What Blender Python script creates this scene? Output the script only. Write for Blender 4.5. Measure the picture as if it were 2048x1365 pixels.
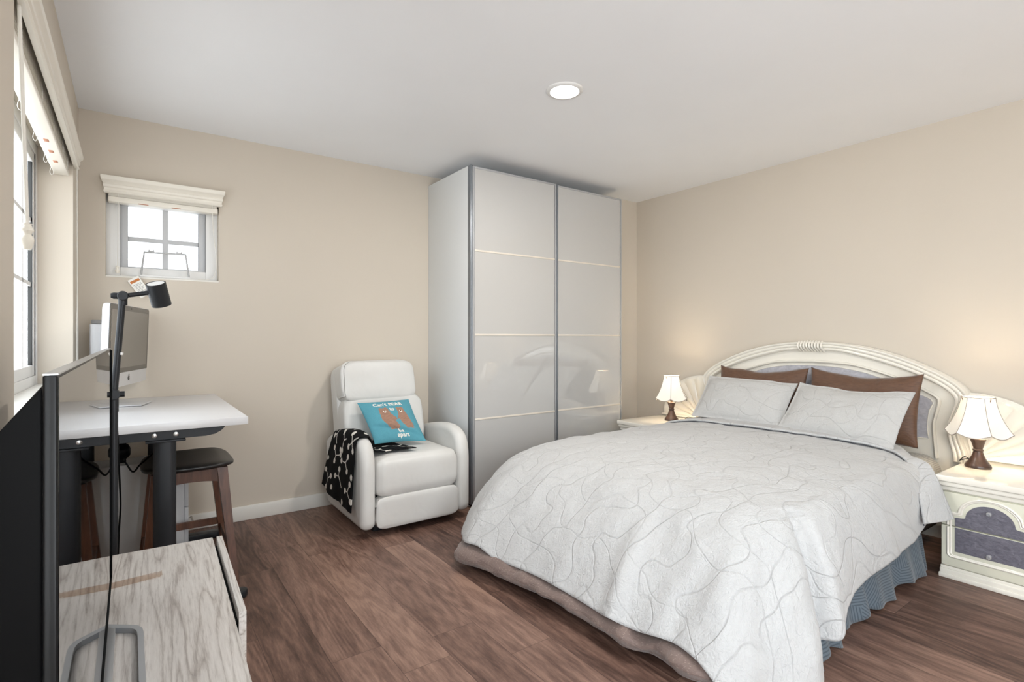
import bpy, bmesh, math, random
import numpy as np
from mathutils import Vector, Matrix, Euler

# ------------------------------------------------------------------ clearing
for o in list(bpy.data.objects):
    bpy.data.objects.remove(o, do_unlink=True)
SC = bpy.context.scene
COL = SC.collection
random.seed(7)
R = math.radians

# ------------------------------------------------------------------ camera
cam_d = bpy.data.cameras.new('camera')
cam = bpy.data.objects.new('camera', cam_d)
COL.objects.link(cam)
cam_d.sensor_width = 36.0
cam_d.lens = 1061.0 / 2048.0 * 36.0
cam_d.shift_y = -6.0 / 2048.0
cam_d.clip_start = 0.02
cam.location = (0, 0, 1.168)
cam.rotation_euler = (R(90), 0, R(-35.63))
SC.camera = cam

# ------------------------------------------------------------------ world / exposure
SKY = 10.0
W = bpy.data.worlds.new('overcast_sky')
SC.world = W
W.use_nodes = True
bgn = W.node_tree.nodes['Background']
bgn.inputs[1].default_value = SKY
# overcast sky above, darker ground below the horizon
_tc = W.node_tree.nodes.new('ShaderNodeTexCoord')
_sp = W.node_tree.nodes.new('ShaderNodeSeparateXYZ')
_rp = W.node_tree.nodes.new('ShaderNodeValToRGB')
W.node_tree.links.new(_tc.outputs['Generated'], _sp.inputs[0])
_mr = W.node_tree.nodes.new('ShaderNodeMapRange')
_mr.inputs['From Min'].default_value = -1.0
W.node_tree.links.new(_sp.outputs[2], _mr.inputs['Value'])
W.node_tree.links.new(_mr.outputs[0], _rp.inputs[0])
_rp.color_ramp.elements[0].position = 0.44
_rp.color_ramp.elements[0].color = (0.86, 0.88, 0.90, 1)
_rp.color_ramp.elements[1].position = 0.52
_rp.color_ramp.elements[1].color = (0.90, 0.95, 1.0, 1)
W.node_tree.links.new(_rp.outputs[0], bgn.inputs[0])
SC.view_settings.view_transform = 'Standard'
SC.view_settings.look = 'None'
SC.view_settings.gamma = 1.0
SC.view_settings.use_curve_mapping = False
SC.view_settings.exposure = 0.27

DOWNLIGHT_W = 15.0
LAMP_W = 4.4


def area_light(name, loc, rot, sx, sy, watts, color=(1, 1, 1), portal=False, shape='RECTANGLE'):
    d = bpy.data.lights.new(name, 'AREA')
    d.shape = shape
    d.size = sx
    if shape == 'RECTANGLE':
        d.size_y = sy
    d.energy = watts
    d.color = color
    d.cycles.is_portal = portal
    o = bpy.data.objects.new(name, d)
    COL.objects.link(o)
    o.location = loc
    o.rotation_euler = rot
    return o


# daylight portals, one per window; the last two feed the added fill windows
area_light('window_daylight', (-0.44, 2.62, 1.52), (0, R(-90), 0), 1.16, 1.62, 1, portal=True)
area_light('window_daylight', (0.16, 3.93, 1.75), (R(-90), 0, 0), 0.5, 0.48, 1, portal=True)
area_light('window_daylight', (0.95, -2.12, 1.28), (R(90), 0, 0), 1.0, 1.95, 1, portal=True)
area_light('window_daylight', (-0.44, -0.85, 1.40), (0, R(-90), 0), 1.7, 1.8, 1, portal=True)

# ------------------------------------------------------------------ colour, node helpers


def lin(c):
    out = []
    for v in c[:3]:
        v = v / 255.0
        out.append(v / 12.92 if v <= 0.04045 else ((v + 0.055) / 1.055) ** 2.4)
    return (*out, 1.0)


class NT:
    """tiny wrapper for writing node trees"""

    def __init__(self, name):
        self.m = bpy.data.materials.new(name)
        self.m.use_nodes = True
        self.t = self.m.node_tree
        self.b = self.t.nodes['Principled BSDF']

    def n(self, typ, **kw):
        nd = self.t.nodes.new(typ)
        for k, v in kw.items():
            setattr(nd, k, v)
        return nd

    def l(self, a, b):
        self.t.links.new(a, b)

    def math(self, op, a, b=None, c=None):
        nd = self.n('ShaderNodeMath', operation=op)
        for i, v in enumerate((a, b, c)):
            if v is None:
                continue
            if isinstance(v, (int, float)):
                nd.inputs[i].default_value = v
            else:
                self.l(v, nd.inputs[i])
        return nd.outputs[0]

    def ramp(self, fac, stops):
        nd = self.n('ShaderNodeValToRGB')
        el = nd.color_ramp.elements
        while len(el) > len(stops):
            el.remove(el[-1])
        while len(el) < len(stops):
            el.new(0.5)
        for e, (p, c) in zip(el, stops):
            e.position = p
            e.color = c
        self.l(fac, nd.inputs[0])
        return nd.outputs[0]

    def bump(self, h, strength, dist=0.002, prev=None):
        nd = self.n('ShaderNodeBump')
        nd.inputs['Strength'].default_value = strength
        nd.inputs['Distance'].default_value = dist
        self.l(h, nd.inputs['Height'])
        if prev is not None:
            self.l(prev, nd.inputs['Normal'])
        self.l(nd.outputs[0], self.b.inputs['Normal'])
        return nd.outputs[0]

    def coords(self, which='Object', scale=(1, 1, 1), rot=(0, 0, 0)):
        tc = self.n('ShaderNodeTexCoord')
        mp = self.n('ShaderNodeMapping')
        mp.inputs['Scale'].default_value = scale
        mp.inputs['Rotation'].default_value = rot
        self.l(tc.outputs[which], mp.inputs[0])
        return mp.outputs[0]

    def noise(self, vec, scale, detail=3, rough=0.5, dist=0.0):
        nd = self.n('ShaderNodeTexNoise')
        nd.inputs['Scale'].default_value = scale
        nd.inputs['Detail'].default_value = detail
        nd.inputs['Roughness'].default_value = rough
        nd.inputs['Distortion'].default_value = dist
        if vec is not None:
            self.l(vec, nd.inputs['Vector'])
        return nd.outputs[0]

    def mix(self, fac, a, b, mode='MIX'):
        nd = self.n('ShaderNodeMix', data_type='RGBA', blend_type=mode)
        for s, v in ((0, fac), (6, a), (7, b)):
            if isinstance(v, (int, float, tuple)):
                nd.inputs[s].default_value = v
            else:
                self.l(v, nd.inputs[s])
        return nd.outputs[2]


def plain(name, c, rough=0.5, metal=0.0, var=0.04, vscale=6.0, bump=0.0, bscale=60.0, bdist=0.001, coat=0.0, spec=0.5):
    """solid colour with slight procedural variation of tone and surface"""
    k = NT(name)
    v = k.coords()
    c0 = lin(c)
    hi = tuple(min(1, x * (1 + var)) for x in c0[:3]) + (1,)
    lo = tuple(x * (1 - var) for x in c0[:3]) + (1,)
    k.l(k.ramp(k.noise(v, vscale), [(0.3, lo), (0.7, hi)]), k.b.inputs['Base Color'])
    k.b.inputs['Roughness'].default_value = rough
    k.b.inputs['Metallic'].default_value = metal
    k.b.inputs['Coat Weight'].default_value = coat
    k.b.inputs['Coat Roughness'].default_value = 0.05
    k.b.inputs['Specular IOR Level'].default_value = spec
    if bump:
        k.bump(k.noise(v, bscale, 3), bump, bdist)
    return k.m


MAT = {}
MAT['wall'] = plain('beige_wall_paint', (211, 201, 187), 0.75, bump=0.08, bscale=180, var=0.015, vscale=1.5, spec=0.3)
MAT['ceiling'] = plain('white_ceiling_paint', (244, 245, 247), 0.9, bump=0.12, bscale=140, var=0.01, vscale=2, spec=0.2)
MAT['trim'] = plain('white_trim_paint', (232, 229, 222), 0.4, var=0.01)
MAT['cream_blind'] = plain('cream_blind_wood', (236, 230, 218), 0.4, var=0.015)
MAT['vinyl'] = plain('white_vinyl', (233, 232, 230), 0.35, var=0.01)
MAT['sash_grey'] = plain('grey_sash_vinyl', (196, 197, 199), 0.4, var=0.02)
MAT['cord'] = plain('white_cord', (232, 228, 220), 0.7)
MAT['black_metal'] = plain('black_powder_metal', (38, 40, 44), 0.42, 0.3, bump=0.05, bscale=300)
MAT['black_plastic'] = plain('black_plastic', (5, 5, 6), 0.5, spec=0.08)
MAT['gloss_black'] = plain('gloss_black_plastic', (12, 13, 15), 0.35, spec=0.25)
MAT['rubber'] = plain('dark_rubber', (32, 32, 34), 0.6)
MAT['steel'] = plain('bright_steel', (205, 205, 205), 0.25, 1.0)
MAT['alu'] = plain('brushed_aluminium', (200, 202, 205), 0.32, 0.9)
MAT['alu_white'] = plain('satin_silver_body', (222, 223, 226), 0.35, 0.35)
MAT['foot_metal'] = plain('satin_grey_foot_metal', (168, 170, 173), 0.35, 0.4)
MAT['desk_white'] = plain('white_desk_laminate', (222, 222, 224), 0.30, var=0.008)
MAT['cab_white'] = plain('white_cabinet_lacquer', (214, 215, 217), 0.35, var=0.01)
MAT['leather_black'] = plain('black_leather', (34, 33, 33), 0.38, bump=0.15, bscale=220)
MAT['ward_side'] = plain('white_wardrobe_foil', (226, 228, 228), 0.45, var=0.01, vscale=2)
MAT['door_glass'] = plain('pale_grey_glass_panel', (192, 191, 189), 0.65, var=0.01, vscale=1.5, coat=1.0, spec=0.1)
MAT['door_glass'].node_tree.nodes['Principled BSDF'].inputs['Coat Roughness'].default_value = 0.01
MAT['door_glass'].node_tree.nodes['Principled BSDF'].inputs['Coat IOR'].default_value = 2.0
MAT['door_strip'] = plain('cream_door_strip', (224, 215, 202), 0.3)
MAT['door_frame'] = plain('pale_grey_door_frame', (190, 192, 195), 0.3, 0.5)
MAT['door_edge'] = plain('grey_aluminium_edge', (140, 146, 152), 0.35, 0.7)
MAT['cream_lacquer'] = plain('cream_lacquer', (240, 235, 224), 0.14, var=0.012, coat=0.4)
MAT['cream_side'] = plain('pale_cream_lacquer', (226, 224, 206), 0.2, var=0.012, coat=0.3)
MAT['lamp_wood'] = plain('dark_turned_wood', (66, 48, 40), 0.32, var=0.25, vscale=30, coat=0.2)
MAT['brass'] = plain('old_brass', (120, 90, 60), 0.4, 0.8)
MAT['paper'] = plain('white_paper_tag', (240, 238, 232), 0.7)
MAT['orange_print'] = plain('orange_print', (196, 120, 60), 0.6)
MAT['copper_tag'] = plain('copper_brown_plug', (186, 128, 100), 0.6)
MAT['bed_base'] = plain('dark_bed_base', (60, 52, 48), 0.8)
MAT['piping'] = plain('dark_navy_binding', (74, 76, 82), 0.8)
MAT['emblem'] = plain('dark_emblem', (52, 50, 50), 0.3)
MAT['wire_grey'] = plain('pale_grey_wire', (186, 186, 186), 0.5)
MAT['print_grey'] = plain('grey_print', (150, 148, 146), 0.7)


def fabric_white_leather():
    k = NT('white_faux_leather')
    v = k.coords()
    k.l(k.ramp(k.noise(v, 4), [(0.3, lin((212, 210, 206))), (0.7, lin((220, 219, 216)))]), k.b.inputs['Base Color'])
    k.b.inputs['Roughness'].default_value = 0.42
    a = k.bump(k.noise(v, 9, 2, 0.5, 0.6), 0.5, 0.006)
    k.bump(k.noise(v, 420, 2), 0.12, 0.001, a)
    return k.m


MAT['white_leather'] = fabric_white_leather()


def floor_mat():
    k = NT('walnut_plank_floor')
    tc = k.n('ShaderNodeTexCoord')
    sp = k.n('ShaderNodeSeparateXYZ')
    k.l(tc.outputs['Object'], sp.inputs[0])
    x, y = sp.outputs[0], sp.outputs[1]
    PW, PL = 0.186, 1.22
    xs = k.math('DIVIDE', k.math('ADD', x, 10.02), PW)
    row = k.math('FLOOR', xs)
    wn = k.n('ShaderNodeTexWhiteNoise', noise_dimensions='1D')
    k.l(row, wn.inputs['W'])
    ys = k.math('ADD', k.math('DIVIDE', k.math('ADD', y, 10.0), PL), k.math('MULTIPLY', wn.outputs[0], 7.3))
    ln = k.math('FLOOR', ys)
    pid = k.math('ADD', k.math('MULTIPLY', row, 17.31), k.math('MULTIPLY', ln, 5.77))
    wn2 = k.n('ShaderNodeTexWhiteNoise', noise_dimensions='1D')
    k.l(pid, wn2.inputs['W'])
    pr = wn2.outputs[0]
    # grain space
    cb = k.n('ShaderNodeCombineXYZ')
    k.l(k.math('MULTIPLY', x, 1.0), cb.inputs[0])
    k.l(k.math('MULTIPLY', y, 0.13), cb.inputs[1])
    k.l(k.math('MULTIPLY', pr, 37.0), cb.inputs[2])
    g = cb.outputs[0]
    fine = k.noise(g, 130, 4, 0.65)
    broad = k.noise(g, 13, 3, 0.55, 0.9)
    swirl = k.math('SINE', k.math('MULTIPLY', k.noise(g, 7.0, 2, 0.4, 0.3), 75.0))
    swirl = k.math('MULTIPLY_ADD', swirl, 0.5, 0.5)
    val = k.math('ADD', k.math('MULTIPLY', fine, 0.45), k.math('MULTIPLY', broad, 0.55))
    val = k.math('ADD', val, k.math('MULTIPLY', k.math('SUBTRACT', swirl, 0.5), 0.10))
    val = k.math('ADD', val, k.math('MULTIPLY', k.math('SUBTRACT', pr, 0.5), 0.24))
    c = k.ramp(val, [(0.26, lin((68, 49, 42))), (0.42, lin((102, 77, 67))), (0.55, lin((127, 99, 87))), (0.74, lin((158, 127, 111)))])
    # knots
    kn = k.noise(k.coords('Object', (9, 2.2, 1)), 1.0, 1, 0.4)
    km = k.ramp(kn, [(0.74, (0, 0, 0, 1)), (0.82, (1, 1, 1, 1))])
    c = k.mix(k.math('MULTIPLY', km, 0.45), c, lin((58, 38, 32)))
    # joints
    fx = k.math('FRACT', xs)
    fy = k.math('FRACT', ys)
    jx = k.math('LESS_THAN', k.math('MINIMUM', fx, k.math('SUBTRACT', 1.0, fx)), 0.006)
    jy = k.math('LESS_THAN', k.math('MINIMUM', fy, k.math('SUBTRACT', 1.0, fy)), 0.0009)
    j = k.math('MAXIMUM', jx, jy)
    c = k.mix(k.math('MULTIPLY', j, 0.6), c, lin((48, 32, 27)))
    k.l(c, k.b.inputs['Base Color'])
    k.b.inputs['Roughness'].default_value = 0.42
    k.l(k.math('MULTIPLY_ADD', fine, 0.16, 0.36), k.b.inputs['Roughness'])
    k.b.inputs['Specular IOR Level'].default_value = 0.3
    k.bump(k.math('SUBTRACT', k.math('MULTIPLY', fine, 0.3), j), 0.25, 0.001)
    return k.m


MAT['floor'] = floor_mat()


def grey_wood():
    k = NT('grey_washed_wood')
    v = k.coords('Object', (1, 0.06, 1))
    big = k.noise(k.coords('Object', (1, 0.085, 1)), 9, 2, 0.5, 0.45)
    rings = k.math('POWER', k.math('ABSOLUTE', k.math('SINE', k.math('MULTIPLY', big, 46))), 0.45)
    fine = k.noise(v, 170, 4, 0.7)
    patch = k.noise(v, 5, 2)
    val = k.math('ADD', k.math('MULTIPLY', rings, 0.20), k.math('MULTIPLY', fine, 0.58))
    val = k.math('ADD', val, k.math('MULTIPLY', patch, 0.30))
    c = k.ramp(val, [(0.28, lin((112, 103, 98))), (0.46, lin((172, 164, 158))), (0.60, lin((210, 205, 200))), (0.82, lin((232, 228, 224)))])
    k.l(c, k.b.inputs['Base Color'])
    k.b.inputs['Roughness'].default_value = 0.42
    k.bump(fine, 0.1, 0.001)
    return k.m


MAT['grey_wood'] = grey_wood()


def brown_wood(name, a, b):
    k = NT(name)
    v = k.coords('Object', (1, 1, 0.12))
    f = k.noise(v, 60, 4, 0.6, 0.4)
    k.l(k.ramp(f, [(0.3, lin(a)), (0.7, lin(b))]), k.b.inputs['Base Color'])
    k.b.inputs['Roughness'].default_value = 0.4
    return k.m


MAT['walnut'] = brown_wood('walnut_stool_wood', (74, 46, 34), (112, 74, 55))


def quilt_mat(name, c, uv=True, scale=1.0, strength=0.9):
    k = NT(name)
    tc = k.n('ShaderNodeTexCoord')
    src = tc.outputs['UV' if uv else 'Object']
    w1 = k.n('ShaderNodeTexNoise')
    w1.inputs['Scale'].default_value = 5.0 * scale
    w1.inputs['Detail'].default_value = 1.5
    k.l(src, w1.inputs['Vector'])
    off = k.n('ShaderNodeVectorMath', operation='SCALE')
    k.l(w1.outputs[1], off.inputs[0])
    off.inputs['Scale'].default_value = 0.06 / scale
    add = k.n('ShaderNodeVectorMath', operation='ADD')
    k.l(src, add.inputs[0])
    k.l(off.outputs[0], add.inputs[1])

    sp = k.n('ShaderNodeSeparateXYZ')
    k.l(add.outputs[0], sp.inputs[0])
    U_, V_ = sp.outputs[0], sp.outputs[1]

    def vines(cu, cv, amp, nscale, shift, width):
        """family of smooth wavy stitch lines"""
        mp = k.n('ShaderNodeMapping')
        mp.inputs['Location'].default_value = (shift, shift * 1.7, shift)
        k.l(src, mp.inputs[0])
        nz = k.noise(mp.outputs[0], nscale * scale, 1.0, 0.4)
        ph = k.math('ADD', k.math('MULTIPLY', U_, cu), k.math('MULTIPLY', V_, cv))
        ph = k.math('ADD', ph, k.math('MULTIPLY', nz, amp))
        sn = k.math('ABSOLUTE', k.math('SINE', ph))
        return k.ramp(sn, [(0.0, (0, 0, 0, 1)), (width, (1, 1, 1, 1))])
    a = vines(4.0, 21.0, 9.0, 4.2, 0.0, 0.14)
    b = vines(17.0, -7.0, 10.0, 3.6, 3.1, 0.12)
    lines = k.math('MINIMUM', a, k.math('MULTIPLY_ADD', b, 0.7, 0.3))
    # fine crinkle perpendicular to the stitching
    cr = k.noise(src, 48 * scale, 3, 0.6, 1.5)
    cr2 = k.noise(src, 14 * scale, 2, 0.5, 0.8)
    h = k.math('ADD', k.math('MULTIPLY', lines, 0.25), k.math('ADD', k.math('MULTIPLY', cr, 0.46), k.math('MULTIPLY', cr2, 0.50)))
    c0 = lin(c)
    lo = tuple(x * 0.93 for x in c0[:3]) + (1,)
    k.l(k.ramp(lines, [(0.0, lo), (0.7, c0)]), k.b.inputs['Base Color'])
    k.b.inputs['Roughness'].default_value = 0.92
    k.b.inputs['Sheen Weight'].default_value = 0.15
    k.bump(h, strength, 0.013)
    return k.m


MAT['quilt'] = quilt_mat('pale_grey_quilting', (198, 198, 198))
MAT['sham'] = quilt_mat('pale_grey_sham_quilting', (196, 195, 193), True, 1.0, 0.7)


def striped_fabric(name, base, line, gloss=0.6, scale=1.0):
    k = NT(name)
    tc = k.n('ShaderNodeTexCoord')
    vo = k.n('ShaderNodeTexVoronoi', feature='F1')
    vo.inputs['Scale'].default_value = 9.0
    k.l(tc.outputs['UV'], vo.inputs['Vector'])
    sc = k.n('ShaderNodeSeparateColor')
    k.l(vo.outputs['Color'], sc.inputs[0])
    ang = k.math('MULTIPLY', k.math('FLOOR', k.math('MULTIPLY', sc.outputs[0], 3.99)), 0.785)
    sp = k.n('ShaderNodeSeparateXYZ')
    k.l(tc.outputs['UV'], sp.inputs[0])
    p = k.math('ADD', k.math('MULTIPLY', sp.outputs[0], k.math('COSINE', ang)), k.math('MULTIPLY', sp.outputs[1], k.math('SINE', ang)))
    s = k.math('SINE', k.math('MULTIPLY', p, 560.0 * scale))
    s = k.math('GREATER_THAN', s, 0.35)
    k.l(k.mix(k.math('MULTIPLY', s, 0.75), lin(base), lin(line)), k.b.inputs['Base Color'])
    k.b.inputs['Roughness'].default_value = gloss
    k.b.inputs['Sheen Weight'].default_value = 0.2
    k.bump(k.noise(tc.outputs['UV'], 40, 2), 0.25, 0.004)
    return k.m


MAT['blue_skirt'] = striped_fabric('blue_grey_striped_cotton', (98, 110, 120), (54, 66, 78))
MAT['sheet'] = striped_fabric('warm_lit_leaf_sheet', (168, 164, 156), (112, 112, 108), 0.6, 0.8)  # same fabric as the skirt, warm lamp light put into its colour


def brown_fabric(name, a, b, stretch, gloss=0.55):
    k = NT(name)
    v = k.coords('UV', stretch)
    f = k.noise(v, 90, 3, 0.6)
    k.l(k.ramp(f, [(0.32, lin(a)), (0.68, lin(b))]), k.b.inputs['Base Color'])
    k.b.inputs['Roughness'].default_value = gloss
    k.b.inputs['Sheen Weight'].default_value = 0.3
    a2 = k.bump(k.noise(k.coords('UV'), 14, 3, 0.5, 0.7), 0.5, 0.012)
    k.bump(f, 0.12, 0.002, a2)
    return k.m


MAT['brown_pillow'] = brown_fabric('brown_satin_weave', (84, 56, 38), (108, 74, 51), (0.25, 2.2, 1))


def duvet_mat():
    k = NT('mauve_brown_dotted_duvet')
    v = k.coords('UV', (1.0, 2.0, 1))
    vo = k.n('ShaderNodeTexVoronoi')
    vo.inputs['Scale'].default_value = 55
    vo.inputs['Randomness'].default_value = 0.35
    k.l(v, vo.inputs['Vector'])
    d = k.ramp(vo.outputs['Distance'], [(0.16, (1, 1, 1, 1)), (0.26, (0, 0, 0, 1))])
    k.l(k.mix(k.math('MULTIPLY', d, 0.55), lin((122, 103, 96)), lin((166, 149, 140))), k.b.inputs['Base Color'])
    k.b.inputs['Roughness'].default_value = 0.6
    k.b.inputs['Sheen Weight'].default_value = 0.3
    k.bump(k.noise(k.coords('UV'), 22, 3, 0.55, 0.8), 0.6, 0.012)
    return k.m


MAT['duvet'] = duvet_mat()


def hammered():
    k = NT('lilac_grey_hammered_panel')
    v = k.coords('Object', (1, 1, 1.4))
    f = k.noise(v, 46, 3, 0.55, 0.6)
    k.l(k.ramp(f, [(0.3, lin((98, 96, 107))), (0.7, lin((122, 120, 130)))]), k.b.inputs['Base Color'])
    k.b.inputs['Roughness'].default_value = 0.34
    k.bump(f, 0.6, 0.006)
    return k.m


MAT['hammered'] = hammered()


def hammered_light():
    k = NT('grey_hammered_headboard_panel')
    v = k.coords('Object', (1, 1, 1.2))
    f = k.noise(v, 42, 3, 0.55, 0.6)
    k.l(k.ramp(f, [(0.3, lin((176, 174, 180))), (0.7, lin((200, 198, 204)))]), k.b.inputs['Base Color'])
    k.b.inputs['Roughness'].default_value = 0.34
    k.bump(f, 0.5, 0.005)
    return k.m


MAT['hammered_light'] = hammered_light()


def glass_mat(name, tint):
    k = NT(name)
    t = k.t
    out = t.nodes['Material Output']
    tr = k.n('ShaderNodeBsdfTransparent')
    tr.inputs[0].default_value = (tint, tint * 1.01, tint * 1.01, 1)
    gl = k.n('ShaderNodeBsdfGlossy')
    gl.inputs['Roughness'].default_value = 0.02
    fr = k.n('ShaderNodeLayerWeight')
    fr.inputs[0].default_value = 0.5
    mx = k.n('ShaderNodeMixShader')
    k.l(k.math('MULTIPLY_ADD', k.math('POWER', fr.outputs[1], 5.0), 0.10, 0.02), mx.inputs[0])
    k.l(tr.outputs[0], mx.inputs[1])
    k.l(gl.outputs[0], mx.inputs[2])
    k.l(mx.outputs[0], out.inputs[0])
    return k.m


MAT['glass'] = glass_mat('window_glass', 0.96)
MAT['glass_dimmed'] = glass_mat('daylight_dimming_glass', 0.57)  # tint added to cut the large window's daylight
MAT['glass_dimmed_dark'] = glass_mat('dark_daylight_dimming_glass', 0.42)  # darker tint added to keep daylight from burning out the small reveal


def tape_mat():
    k = NT('clear_brown_tape')
    out = k.t.nodes['Material Output']
    k.b.inputs['Base Color'].default_value = lin((150, 118, 96))
    k.b.inputs['Roughness'].default_value = 0.12
    tr = k.n('ShaderNodeBsdfTransparent')
    tr.inputs[0].default_value = (0.93, 0.86, 0.80, 1)
    mx = k.n('ShaderNodeMixShader')
    k.l(k.math('MULTIPLY_ADD', k.noise(k.coords(), 30), 0.2, 0.08), mx.inputs[0])
    k.l(tr.outputs[0], mx.inputs[1])
    k.l(k.b.outputs[0], mx.inputs[2])
    k.l(mx.outputs[0], out.inputs[0])
    return k.m


MAT['tape'] = tape_mat()


def crystal():
    k = NT('cut_crystal')
    k.b.inputs['Base Color'].default_value = lin((235, 236, 240))
    k.b.inputs['Roughness'].default_value = 0.03
    k.b.inputs['Transmission Weight'].default_value = 0.6
    k.b.inputs['Metallic'].default_value = 0.25
    v = k.coords()
    k.bump(k.noise(v, 200), 0.1, 0.001)
    return k.m


MAT['crystal'] = crystal()


def screen_mat(name, c, rough):
    k = NT(name)
    v = k.coords()
    k.l(k.ramp(k.noise(v, 3), [(0.3, lin(c)), (0.7, lin(tuple(x + 1 for x in c)))]), k.b.inputs['Base Color'])
    k.b.inputs['Roughness'].default_value = rough
    k.b.inputs['IOR'].default_value = 1.5
    return k.m


MAT['tv_screen'] = screen_mat('glossy_dark_screen', (7, 8, 10), 0.015)
MAT['mac_screen'] = screen_mat('dark_computer_glass', (58, 54, 50), 0.03)
MAT['mac_screen'].node_tree.nodes['Principled BSDF'].inputs['IOR'].default_value = 5.0
MAT['mac_bezel'] = screen_mat('black_bezel_glass', (10, 10, 10), 0.06)
MAT['mac_bezel'].node_tree.nodes['Principled BSDF'].inputs['IOR'].default_value = 2.2


def emit(name, c, s):
    k = NT(name)
    k.b.inputs['Base Color'].default_value = (0.9, 0.9, 0.9, 1)
    k.b.inputs['Emission Color'].default_value = c
    v = k.coords()
    k.l(k.math('MULTIPLY_ADD', k.noise(v, 2), s * 0.04, s * 0.98), k.b.inputs['Emission Strength'])
    return k.m


MAT['led'] = emit('lit_led_diffuser', (1.0, 0.95, 0.88, 1), 14.0)
MAT['bulb'] = emit('lit_bulb', (1.0, 0.86, 0.66, 1), 5.0)


def shade_mat():
    k = NT('white_pleated_lampshade')
    out = k.t.nodes['Material Output']
    k.b.inputs['Base Color'].default_value = lin((244, 238, 228))
    k.b.inputs['Roughness'].default_value = 0.8
    k.b.inputs['Emission Color'].default_value = (1.0, 0.90, 0.76, 1)
    k.b.inputs['Emission Strength'].default_value = 0.16
    tr = k.n('ShaderNodeBsdfTranslucent')
    tr.inputs[0].default_value = (0.95, 0.86, 0.72, 1)
    mx = k.n('ShaderNodeMixShader')
    k.l(k.math('MULTIPLY_ADD', k.noise(k.coords(), 300), 0.01, 0.014), mx.inputs[0])
    k.l(k.b.outputs[0], mx.inputs[1])
    k.l(tr.outputs[0], mx.inputs[2])
    k.l(mx.outputs[0], out.inputs[0])
    return k.m


MAT['shade'] = shade_mat()
MAT['shade_trim'] = plain('grey_shade_trim', (168, 160, 150), 0.8)


def vcol_mat(name, rough, bumpscale, bumpstrength=0.2):
    k = NT(name)
    at = k.n('ShaderNodeVertexColor', layer_name='pattern')
    k.l(at.outputs[0], k.b.inputs['Base Color'])
    k.b.inputs['Roughness'].default_value = rough
    k.b.inputs['Specular IOR Level'].default_value = 0.15
    k.bump(k.noise(k.coords(), bumpscale, 3, 0.6), bumpstrength, 0.003)
    return k.m


MAT['blanket'] = vcol_mat('black_patterned_knit', 0.9, 260)
MAT['cushion'] = vcol_mat('teal_printed_cotton', 0.85, 30, 0.25)
MAT['white_print'] = plain('white_fabric_print', (236, 234, 226), 0.8)

# ------------------------------------------------------------------ geometry helpers


def vnoise(x, y, seed=0):
    """smooth value noise on numpy arrays, range about -1..1"""
    x = np.asarray(x, float)
    y = np.asarray(y, float)
    xi = np.floor(x).astype(np.int64)
    yi = np.floor(y).astype(np.int64)
    fx = x - xi
    fy = y - yi
    fx = fx * fx * fx * (fx * (fx * 6 - 15) + 10)
    fy = fy * fy * fy * (fy * (fy * 6 - 15) + 10)

    def h(a, b):
        n = (a * 374761393 + b * 668265263 + seed * 974634777) & 0x7fffffff
        n = ((n ^ (n >> 13)) * 1274126177) & 0x7fffffff
        n = n ^ (n >> 16)
        return (n & 0xffff) / 32767.5 - 1.0
    return (h(xi, yi) * (1 - fx) + h(xi + 1, yi) * fx) * (1 - fy) + (h(xi, yi + 1) * (1 - fx) + h(xi + 1, yi + 1) * fx) * fy


def catmull(keys, n):
    """smooth curve through keyed rows, n samples"""
    K = np.asarray(keys, float)
    m = len(K)
    u = np.linspace(0, m - 1, n)
    i = np.clip(np.floor(u).astype(int), 0, m - 2)
    t = (u - i)[:, None]
    p0 = K[np.maximum(i - 1, 0)]
    p1 = K[i]
    p2 = K[i + 1]
    p3 = K[np.minimum(i + 2, m - 1)]
    return 0.5 * (2 * p1 + (p2 - p0) * t + (2 * p0 - 5 * p1 + 4 * p2 - p3) * t * t + (3 * p1 - p0 - 3 * p2 + p3) * t ** 3)


def resample(pts, n):
    P = np.asarray(pts, float)
    P = catmull(P, len(P) * 24)
    d = np.r_[0, np.cumsum(np.linalg.norm(np.diff(P, axis=0), axis=1))]
    s = np.linspace(0, d[-1], n)
    return np.stack([np.interp(s, d, P[:, k]) for k in range(P.shape[1])], 1)


MW = {}


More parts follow.
